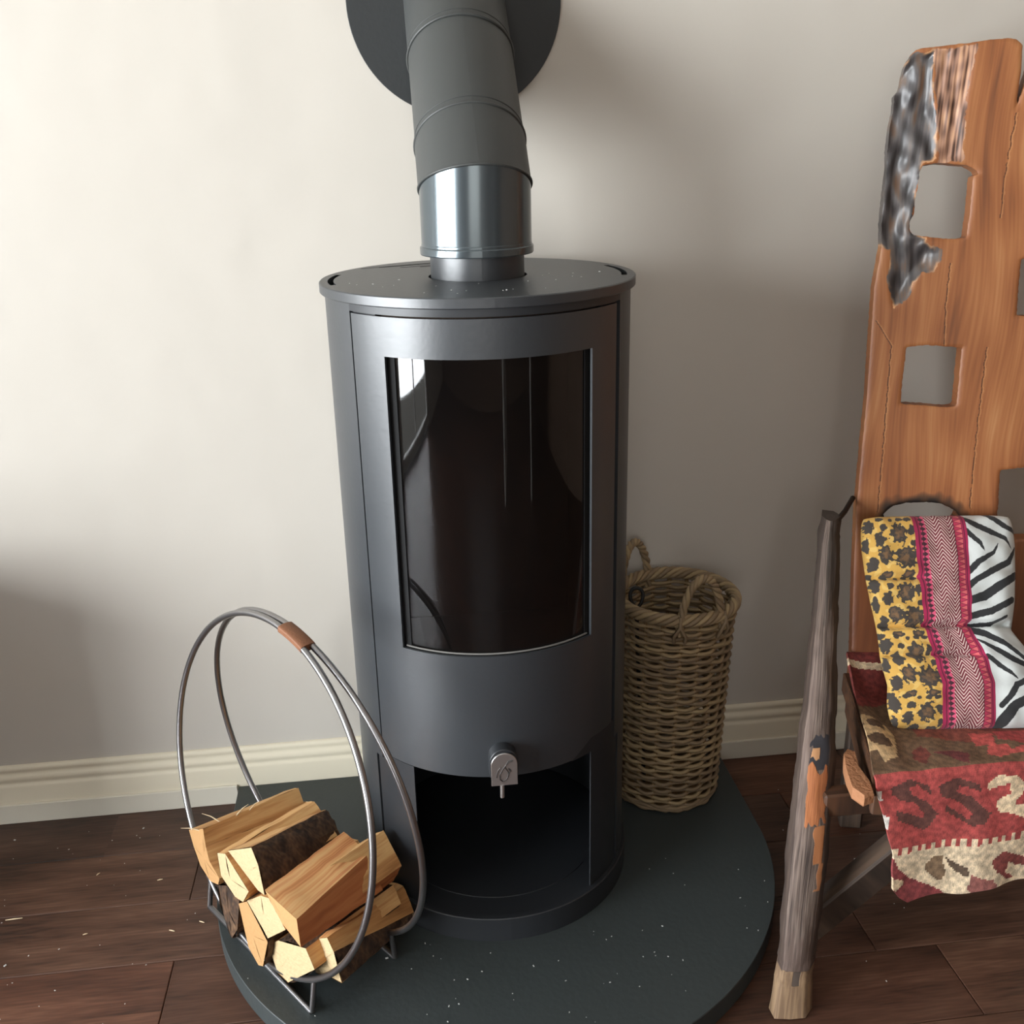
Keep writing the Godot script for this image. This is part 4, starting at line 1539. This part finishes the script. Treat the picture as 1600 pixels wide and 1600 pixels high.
func kilim_shapes():
	var red = c8(176, 66, 62)
	var dark = c8(96, 58, 50)
	var cream = c8(226, 200, 164)
	var brown = c8(112, 86, 64)
	var maroon = c8(136, 62, 62)
	for e in [
		[c8(128, 56, 50), [[0.05, -0.36], [0.52, -0.36], [0.52, -0.24], [0.13, -0.203], [0.06, -0.18], [0.03, -0.30]]],
		[cream, [[0.03, -0.345], [0.16, -0.30], [0.17, -0.275], [0.06, -0.312]]],
		[c8(124, 66, 52), [[0.13, -0.16], [0.34, -0.15], [0.34, -0.08], [0.20, -0.06], [0.12, -0.09]]],
		[c8(190, 158, 116), [[0.031, -0.16], [0.06, -0.151], [0.08, -0.128], [0.077, -0.086], [0.056, -0.034], [0.026, -0.02], [0.009, -0.074]]],
		[c8(88, 66, 48), [[0.028, -0.14], [0.04, -0.142], [0.038, -0.123], [0.026, -0.121]]],
		[c8(88, 66, 48), [[0.049, -0.141], [0.077, -0.141], [0.068, -0.103], [0.046, -0.122]]],
		[c8(88, 66, 48), [[0.024, -0.083], [0.043, -0.095], [0.057, -0.089], [0.063, -0.062], [0.054, -0.056], [0.04, -0.062], [0.024, -0.068]]],
		[c8(100, 76, 54), [[0.006, -0.053], [0.027, -0.049], [0.03, -0.024], [0.026, -0.004], [-0.01, 0.001]]],
		[c8(112, 56, 46), [[0.086, -0.047], [0.112, -0.062], [0.116, -0.036], [0.094, -0.01], [0.083, -0.026]]],
		[c8(106, 52, 50), [[0.123, -0.038], [0.156, -0.04], [0.178, -0.026], [0.164, 0.0], [0.151, -0.008], [0.139, -0.025]]],
		[c8(184, 82, 74), [[0.211, -0.088], [0.249, -0.078], [0.235, -0.042], [0.255, -0.043], [0.256, -0.028], [0.284, -0.038], [0.276, -0.018], [0.25, -0.018], [0.225, -0.011], [0.209, -0.024], [0.225, -0.048], [0.203, -0.047]]],
		[c8(162, 66, 62), [[0.253, -0.081], [0.316, -0.083], [0.288, -0.038], [0.267, -0.052], [0.249, -0.059]]],
		[dark, [[0.026, 0.032], [0.057, 0.017], [0.093, 0.035], [0.099, 0.052], [0.09, 0.046], [0.071, 0.03], [0.055, 0.035], [0.065, 0.048], [0.092, 0.065], [0.114, 0.091], [0.106, 0.11], [0.095, 0.123], [0.043, 0.095], [0.039, 0.076], [0.065, 0.086], [0.088, 0.098], [0.091, 0.089], [0.067, 0.062], [0.045, 0.058], [0.029, 0.044]]],
		[dark, [[0.108, 0.036], [0.137, 0.023], [0.177, 0.039], [0.186, 0.054], [0.159, 0.044], [0.144, 0.04], [0.141, 0.051], [0.17, 0.064], [0.207, 0.099], [0.199, 0.118], [0.178, 0.122], [0.127, 0.088], [0.127, 0.076], [0.17, 0.109], [0.177, 0.098], [0.143, 0.068], [0.116, 0.056]]],
		[cream, [[0.193, 0.043], [0.211, 0.026], [0.244, 0.029], [0.266, 0.051], [0.258, 0.069], [0.247, 0.077], [0.248, 0.087], [0.271, 0.085], [0.28, 0.1], [0.279, 0.119], [0.244, 0.103], [0.22, 0.098], [0.214, 0.076], [0.236, 0.064], [0.235, 0.04], [0.223, 0.046], [0.198, 0.053]]],
		[maroon, [[0.02, 0.165], [0.043, 0.17], [0.059, 0.199], [0.081, 0.219], [0.118, 0.239], [0.139, 0.254], [0.153, 0.265], [0.106, 0.30], [0.02, 0.30]]],
		[c8(122, 98, 74), [[0.106, 0.198], [0.121, 0.18], [0.136, 0.179], [0.139, 0.199], [0.145, 0.217], [0.138, 0.232], [0.129, 0.228], [0.11, 0.21]]],
		[c8(96, 78, 62), [[0.141, 0.184], [0.16, 0.197], [0.179, 0.206], [0.186, 0.225], [0.172, 0.221], [0.15, 0.203]]],
		[c8(132, 66, 60), [[0.221, 0.199], [0.242, 0.179], [0.269, 0.192], [0.293, 0.205], [0.295, 0.22], [0.272, 0.215], [0.257, 0.206], [0.252, 0.225], [0.271, 0.24], [0.258, 0.241], [0.235, 0.221]]],
		[c8(148, 92, 84), [[0.184, 0.25], [0.189, 0.22], [0.208, 0.23], [0.229, 0.235], [0.24, 0.252], [0.202, 0.27]]],
		[c8(222, 214, 204), [[-0.01, 0.034], [0.011, 0.038], [0.013, 0.054], [-0.01, 0.053]]],
		[c8(222, 214, 204), [[0.0, 0.08], [0.028, 0.086], [0.028, 0.113], [0.0, 0.112]]],
		[cream, [[0.034, 0.203], [0.054, 0.214], [0.065, 0.215], [0.069, 0.228], [0.055, 0.241], [0.038, 0.231]]],
	]:
		K_POLYS.append([e[0], poly(e[1])])


func kilim_colour(x, y):
	# the weave goes in small steps, so edges of motifs are stepped too
	var cell := 0.0036
	var u = -0.02 + x / 640.0 * 0.54
	var v = -0.38 + y / 768.0 * 0.68
	var q := Vector2((floorf(u / cell) + 0.5) * cell, (floorf(v / cell) + 0.5) * cell)
	var c = c8(110, 84, 62)
	if q.y > 0.004:
		c = c8(166, 72, 67)
		var tooth: float = 0.013 if fmod(q.x + 1.0, 0.0175) > 0.0085 else 0.0
		if q.y > 0.166 - (q.x * 0.03) - tooth:
			c = c8(216, 194, 162)
	for e in K_POLYS:
		if Geometry2D.is_point_in_polygon(q, e[1]):
			c = e[0]
	var w: float = n1.get_noise_2d(x * 0.9, y * 0.12) * 0.14 + n2.get_noise_2d(x * 0.06, y * 0.06) * 0.16 + n1.get_noise_2d(x * 0.3, y * 0.5) * 0.10
	if int(y) % 4 == 0:
		w -= 0.05
	return Color(c.r * (1.0 + w), c.g * (1.0 + w), c.b * (1.0 + w))


func kilim():
	kilim_shapes()
	var m = mat(Color.WHITE, 0.95, 0.0, picture(640, 768, kilim_colour))
	m.texture_repeat = false
	m.heightmap_enabled = true
	m.heightmap_texture = picture(256, 256, func(x, y):
		var h := 0.5 + 0.5 * sin(TAU * y / 16.0) * sin(TAU * x / 8.0)
		return Color(h, h, h))
	m.heightmap_texture = m.albedo_texture
	m.heightmap_scale = 0.08
	var nu := 56
	var rows := []
	for j in 45:
		rows.append(lerpf(-0.345, 0.0, j / 44.0))
	for j in range(1, 41):
		rows.append(j / 40.0)
	var pos = func(u, v):
		var bump: float = n1.get_noise_2d(u * 14.0, v * 14.0) * 0.0025
		if v <= 0.0:
			# rises a little where it is pushed up at the back left
			var hump: float = 0.030 * smoothstep(-0.20, -0.34, v) + 0.012 * smoothstep(0.075, 0.045, u + v * 0.1) * smoothstep(-0.01, -0.08, v)
			return Vector3(SEAT.x + u, SEAT.y + hump + bump, SEAT.z + v)
		var d: float = v
		var wave: float = 0.006 * sin(u * 34.0 + 0.6) * smoothstep(0.02, 0.26, d)
		var r := 0.012
		if d < r * 1.57:
			return Vector3(SEAT.x + u, SEAT.y - r * (1.0 - cos(d / r)) + bump, SEAT.z + r * sin(d / r))
		return Vector3(SEAT.x + u, SEAT.y - r - (d - r * 1.57), SEAT.z + r + wave + bump * smoothstep(0.0, 0.04, d))
	var st = mb()
	var front := []
	var uvs := []
	for j in rows.size():
		var line := []
		var ul := []
		for i in nu + 1:
			var f := float(i) / nu
			var v: float = rows[j]
			var u := 0.0
			if j >= 45:
				var uu := 0.0
				for it in 3:
					var vm: float = along(K_HEM, uu) * rows[j]
					uu = lerpf(along(K_LEFT, vm), 0.44, f)
				u = uu
				v = along(K_HEM, u) * rows[j]
			else:
				u = lerpf(along(K_LEFT, v), 0.44, f)
			line.append(pos.call(u, v))
			ul.append(Vector2((u + 0.02) / 0.54, (v + 0.38) / 0.68))
		front.append(line)
		uvs.append(ul)
	var nrm := []
	for j in rows.size():
		var line := []
		for i in nu + 1:
			var a: Vector3 = front[mini(j + 1, rows.size() - 1)][i] - front[maxi(j - 1, 0)][i]
			var b: Vector3 = front[j][mini(i + 1, nu)] - front[j][maxi(i - 1, 0)]
			line.append(a.cross(b).normalized())
		nrm.append(line)
	var th := 0.005
	for j in rows.size() - 1:
		for i in nu:
			var nn: Vector3 = nrm[j][i]
			st.set_smooth_group(1)
			quad(st, front[j][i], front[j][i + 1], front[j + 1][i + 1], front[j + 1][i], nn, uvs[j][i], uvs[j][i + 1], uvs[j + 1][i + 1], uvs[j + 1][i])
			st.set_smooth_group(2)
			quad(st, front[j][i] - nrm[j][i] * th, front[j][i + 1] - nrm[j][i + 1] * th, front[j + 1][i + 1] - nrm[j + 1][i + 1] * th, front[j + 1][i] - nrm[j + 1][i] * th, -nn, uvs[j][i], uvs[j][i + 1], uvs[j + 1][i + 1], uvs[j + 1][i])
	var edge := []
	for i in nu + 1:
		edge.append([0, i])
	for j in range(1, rows.size()):
		edge.append([j, nu])
	for i in range(nu - 1, -1, -1):
		edge.append([rows.size() - 1, i])
	for j in range(rows.size() - 2, 0, -1):
		edge.append([j, 0])
	var mid: Vector3 = front[40][28]
	st.set_smooth_group(3)
	for k in edge.size():
		var a = edge[k]
		var b = edge[(k + 1) % edge.size()]
		var pa: Vector3 = front[a[0]][a[1]]
		var pb: Vector3 = front[b[0]][b[1]]
		quad(st, pa, pb, pb - nrm[b[0]][b[1]] * th, pa - nrm[a[0]][a[1]] * th, (pa + pb) * 0.5 - mid, uvs[a[0]][a[1]], uvs[b[0]][b[1]], uvs[b[0]][b[1]], uvs[a[0]][a[1]])
	var o = obj("kilim_throw", done(st, true), m)
	tag(o, "red, brown and cream kilim throw hanging over the chair seat", "throw")


# ------------------------------------------------------------------ cushion
const C_ROWS := [
	[0.0, 0.6817, 0.6966, 0.2976, 0.9544, 0.6962, 0.3362], [0.139, 0.6755, 0.6501, 0.3263, 0.9487, 0.6499, 0.3649], [0.288, 0.6743, 0.6012, 0.3573, 0.9391, 0.6012, 0.3945],
	[0.407, 0.6761, 0.5626, 0.3822, 0.9296, 0.5628, 0.4177], [0.481, 0.6783, 0.5386, 0.3977, 0.9211, 0.539, 0.4316], [0.54, 0.6792, 0.5196, 0.41, 0.9136, 0.5201, 0.4426],
	[0.599, 0.679, 0.5006, 0.422, 0.927, 0.5011, 0.4566], [0.659, 0.6776, 0.4818, 0.4338, 0.9402, 0.4822, 0.4705], [0.718, 0.6796, 0.463, 0.4461, 0.9448, 0.4634, 0.4831],
	[0.792, 0.6829, 0.4397, 0.4614, 0.9482, 0.4402, 0.4984], [0.881, 0.6765, 0.412, 0.4781, 0.9463, 0.4125, 0.5157], [1.0, 0.6761, 0.3754, 0.5014, 0.9412, 0.376, 0.5382]]
const SPOTS := [[125, 180, 35, 50], [220, 185, 25, 22], [320, 230, 55, 66], [405, 215, 22, 35], [200, 270, 35, 45], [120, 310, 20, 50], [240, 375, 48, 58], [372, 395, 74, 72], [418, 300, 22, 22], [160, 440, 36, 50], [195, 122, 25, 16], [330, 130, 20, 16], [385, 132, 22, 15], [268, 135, 15, 13], [250, 508, 42, 22], [390, 505, 42, 24], [130, 520, 26, 20]]
const ZEBRA := [
	[[890, 70, 14], [960, 120, 34], [1060, 190, 30], [1160, 230, 24]], [[705, 95, 16], [830, 170, 34], [940, 225, 32], [1050, 270, 20], [1100, 345, 2]], [[735, 175, 24], [800, 250, 26], [860, 305, 22], [895, 358, 3]],
	[[990, 308, 3], [960, 370, 22], [860, 430, 32], [780, 512, 36]], [[1135, 330, 14], [1080, 430, 34], [960, 490, 36], [860, 548, 36], [785, 620, 36]], [[1150, 520, 46], [1020, 600, 52], [940, 660, 54], [790, 705, 40]],
	[[1150, 690, 40], [1010, 765, 40], [900, 790, 40], [800, 815, 34]], [[1140, 800, 16], [1050, 852, 26], [830, 862, 22]], [[830, 880, 34], [980, 915, 40], [1090, 975, 34], [1200, 1080, 20]],
	[[905, 955, 10], [1030, 1030, 32], [1110, 1085, 34], [1210, 1130, 30]], [[940, 1068, 26], [1010, 1125, 26], [1080, 1180, 20], [1122, 1222, 3]], [[1210, 1215, 26], [1110, 1262, 34], [1060, 1340, 32], [1010, 1400, 30]],
	[[1210, 1340, 50], [1100, 1400, 56], [1030, 1500, 70], [1000, 1560, 60]]]
const C_SIDE := [[100, 80], [500, 116], [700, 156], [850, 196], [1050, 240], [1130, 262], [1500, 292]]


func cushion_colour(x, y):
	var u = x / 512.0
	var v = y / 704.0
	var Y = 100.0 + v * 1457.0
	var X: float = along(C_SIDE, Y) + u * 1047.0
	var jag: float = n2.get_noise_2d(x * 0.055, y * 0.055) + n1.get_noise_2d(x * 0.17, y * 0.17) * 0.35
	var weave: float = 1.0 + n1.get_noise_2d(x * 0.8, y * 0.8) * 0.05
	var c = c8(190, 148, 70)
	var b0 := 0.318
	if u < b0:
		# spots of a big cat, printed in a repeat
		for k in range(0, 4):
			var oy := 402.0 * k
			for s in SPOTS:
				var dx: float = (X - along(C_SIDE, Y) + 80.0 + 0.09 * (Y - oy - 100.0) - s[0]) / s[2]
				var dy: float = (Y - oy - s[1]) / s[3]
				var d := sqrt(dx * dx + dy * dy) + jag * 0.34
				if d < 1.0:
					c = c8(58, 51, 45)
					if s[2] > 40 and d < 0.55:
						c = c8(88, 68, 50) if d > 0.28 else c8(112, 84, 56)
		if c.r > 0.5 and n2.get_noise_2d(x * 0.03, y * 0.03) > 0.3:
			c = c8(200, 164, 90)
	elif u < 0.655:
		var e = (u - b0) / (0.655 - b0)
		if e < 0.085 or e > 0.915:
			c = c8(150, 26, 68)
			if absf(e - 0.075) < 0.012 or absf(e - 0.945) < 0.008:
				c = c8(92, 18, 44)
		elif e < 0.235 or e > 0.765:
			# rows of small triangles
			var left = e < 0.5
			var g = (e - 0.085) / 0.15 if left else (e - 0.765) / 0.15
			var ph := fmod(v * 42.0 + 10.0, 1.0)
			var tri_ := absf(ph - 0.5) * 2.0
			if left:
				c = c8(206, 82, 112) if g > tri_ * 0.5 + 0.45 else c8(62, 30, 40)
				if g < 0.4:
					c = c8(150, 28, 70) if g < 0.2 else c8(188, 66, 96) if tri_ < 0.45 else c8(74, 34, 44)
			else:
				c = c8(168, 44, 74)
				if absf(g - tri_) < 0.12:
					c = c8(112, 28, 50)
				elif g > tri_:
					c = c8(200, 92, 96)
				if g < 0.06 or g > 0.94:
					c = c8(66, 26, 34)
		else:
			# zigzag lines
			var g = (e - 0.235) / 0.53
			var seg := fmod(g * 2.0, 1.0)
			var zig := absf(seg - 0.62) / 0.62
			var sgn := 1.0
			var ph := fmod(v * 56.0 + sgn * zig * 3.0 + 20.0, 1.0)
			c = c8(224, 208, 198) if ph < 0.32 else c8(102, 34, 44)
			if ph > 0.55 and ph < 0.75:
				c = c8(118, 46, 54)
	else:
		c = c8(206, 210, 207)
		var p := Vector2(X, Y)
		for z in ZEBRA:
			for i in z.size() - 1:
				var a := Vector2(z[i][0], z[i][1])
				var b := Vector2(z[i + 1][0], z[i + 1][1])
				var e := b - a
				var f := clampf((p - a).dot(e) / e.length_squared(), 0.0, 1.0)
				var w := lerpf(z[i][2], z[i + 1][2], f) * 0.5
				if p.distance_to(a + e * f) < w * 1.25 + jag * 2.0:
					c = c8(40, 41, 42)
	return Color(c.r * weave, c.g * weave, c.b * weave)


func cushion():
	var m = mat(Color.WHITE, 0.9, 0.0, picture(512, 704, cushion_colour))
	m.texture_repeat = false
	m.rim_enabled = true
	m.rim = 0.2
	var nu := 40
	var nv := 90
	var normal := Vector3(-0.1177, 0.5335, 0.8376)
	var front := []
	var rear := []
	for j in nv + 1:
		var v := float(j) / nv
		var l := Vector3.ZERO
		var r := Vector3.ZERO
		for i in C_ROWS.size() - 1:
			var a = C_ROWS[i]
			var b = C_ROWS[i + 1]
			if v >= a[0] and v <= b[0]:
				var f: float = (v - a[0]) / (b[0] - a[0])
				l = Vector3(a[1], a[2], a[3]).lerp(Vector3(b[1], b[2], b[3]), f)
				r = Vector3(a[4], a[5], a[6]).lerp(Vector3(b[4], b[5], b[6]), f)
		var fl := []
		var rl := []
		for i in nu + 1:
			var u := float(i) / nu
			var eu := 1.0 - pow(absf(u * 2.0 - 1.0), 4.0)
			var ev := 1.0 - pow(absf(v * 2.0 - 1.0), 8.0)
			var puff := 0.030 * pow(clampf(eu * ev, 0, 1), 0.6)
			# sewn channels across
			for s in [[0.293, 0.018, 0.0, 0.34], [0.517, 0.026, 0.0, 1.0], [0.652, 0.020, 0.0, 0.62]]:
				var d: float = (v - s[0]) / 0.012
				var on: float = smoothstep(s[3] + 0.06, s[3] - 0.06, u) if s[3] < 1.0 else 1.0
				puff -= s[1] * exp(-d * d) * on * clampf(eu * 3.0, 0, 1)
			puff += n1.get_noise_2d(u * 5.0, v * 9.0) * 0.004 * clampf(eu * 2.0, 0, 1)
			var p := l.lerp(r, u)
			# soft round corners
			var cr := pow(absf(u * 2.0 - 1.0), 6.0) * pow(absf(v * 2.0 - 1.0), 14.0)
			p = p.lerp(l.lerp(r, 0.5).lerp(Vector3(0.81, 0.535, 0.40), 0.5), cr * 0.05)
			fl.append(p + normal * (puff - 0.026))
			rl.append(p - normal * (0.026 + 0.028 * pow(clampf(eu * ev, 0, 1), 0.6)))
		front.append(fl)
		rear.append(rl)
	var st = mb()
	for j in nv:
		for i in nu:
			var ua := Vector2(float(i) / nu, float(j) / nv)
			var ub := Vector2(float(i + 1) / nu, float(j) / nv)
			var uc := Vector2(float(i + 1) / nu, float(j + 1) / nv)
			var ud := Vector2(float(i) / nu, float(j + 1) / nv)
			st.set_smooth_group(1)
			quad(st, front[j][i], front[j][i + 1], front[j + 1][i + 1], front[j + 1][i], normal, ua, ub, uc, ud)
			quad(st, rear[j][i], rear[j][i + 1], rear[j + 1][i + 1], rear[j + 1][i], -normal, ua, ub, uc, ud)
	var o = obj("cushion", done(st, true), m)
	tag(o, "long quilted cushion with leopard, zigzag and zebra print leaning on the plank chair", "cushion")


# ------------------------------------------------------------------ crumbs
func crumbs():
	# splinters on the floorboards left of the hearth
	var list := [
		["long pale splinter on the floorboards near the left edge", -0.905, 0.303, 0.030, 0.05], ["short thick wood chip on the boards between wall and hearth", -0.655, 0.231, 0.010, 0.2],
		["pale chip on the boards beside a dark knot, left of the hearth", -0.762, 0.363, 0.008, 0.3], ["thin splinter on the boards just left of the log holder", -0.606, 0.377, 0.011, -0.4],
		["forked sliver on the boards close to the skirting", -0.780, 0.196, 0.008, 0.9], ["curved pale sliver on the boards nearest the hearth rim", -0.555, 0.362, 0.011, -0.5],
	]
	for e in list:
		var st = mb()
		var d := Vector3(cos(e[4]), 0, -sin(e[4]))
		var p := Vector3(e[1], 0.0013, e[2])
		tube(st, [p - d * e[3] * 0.5, p + Vector3(0, 0.0008, 0.0006), p + d * e[3] * 0.5], [0.0007, 0.0012, 0.0006], 6)
		tag(obj("splinter", done(st), M.chip), e[0], "splinter", "wood splinters on the floorboards")
	# ash and wood dust strewn over the hearth, floor and stove top
	var st = mb()
	st.set_smooth_group(-1)
	var r2 := RandomNumberGenerator.new()
	r2.seed = 77
	for k in 170:
		var p := Vector3.ZERO
		if k < 80:
			var a := r2.randf_range(-1.3, 1.35)
			var r := r2.randf_range(0.27, 0.52)
			p = Vector3(sin(a) * r, 0.0402, 0.2885 + cos(a) * r)
		elif k < 130:
			p = Vector3(r2.randf_range(-1.0, -0.56), 0.0002, r2.randf_range(0.05, 0.62))
		elif k < 145:
			p = Vector3(r2.randf_range(0.55, 0.75), 0.0002, r2.randf_range(0.1, 0.75))
		else:
			var a := r2.randf_range(-1.5, 1.5)
			var r := r2.randf_range(0.1, 0.22)
			p = AX + Vector3(sin(a) * r, 1.1419, cos(a) * r)
		var s := r2.randf_range(0.0003, 0.0008) * (1.7 if r2.randf() < 0.12 else 1.0)
		var w := s * r2.randf_range(1.0, 2.4)
		var bs := Basis(Vector3.UP, r2.randf() * TAU)
		box(st, Vector3(-w, 0, -s), Vector3(w, s * 0.9, s), 0.0, bs, p)
	var o = obj("ash_specks", done(st), M.ash)
	tag(o, "pale specks of ash and wood dust strewn over hearth, floor and stove top", "specks")
	o.set_meta("kind", "stuff")
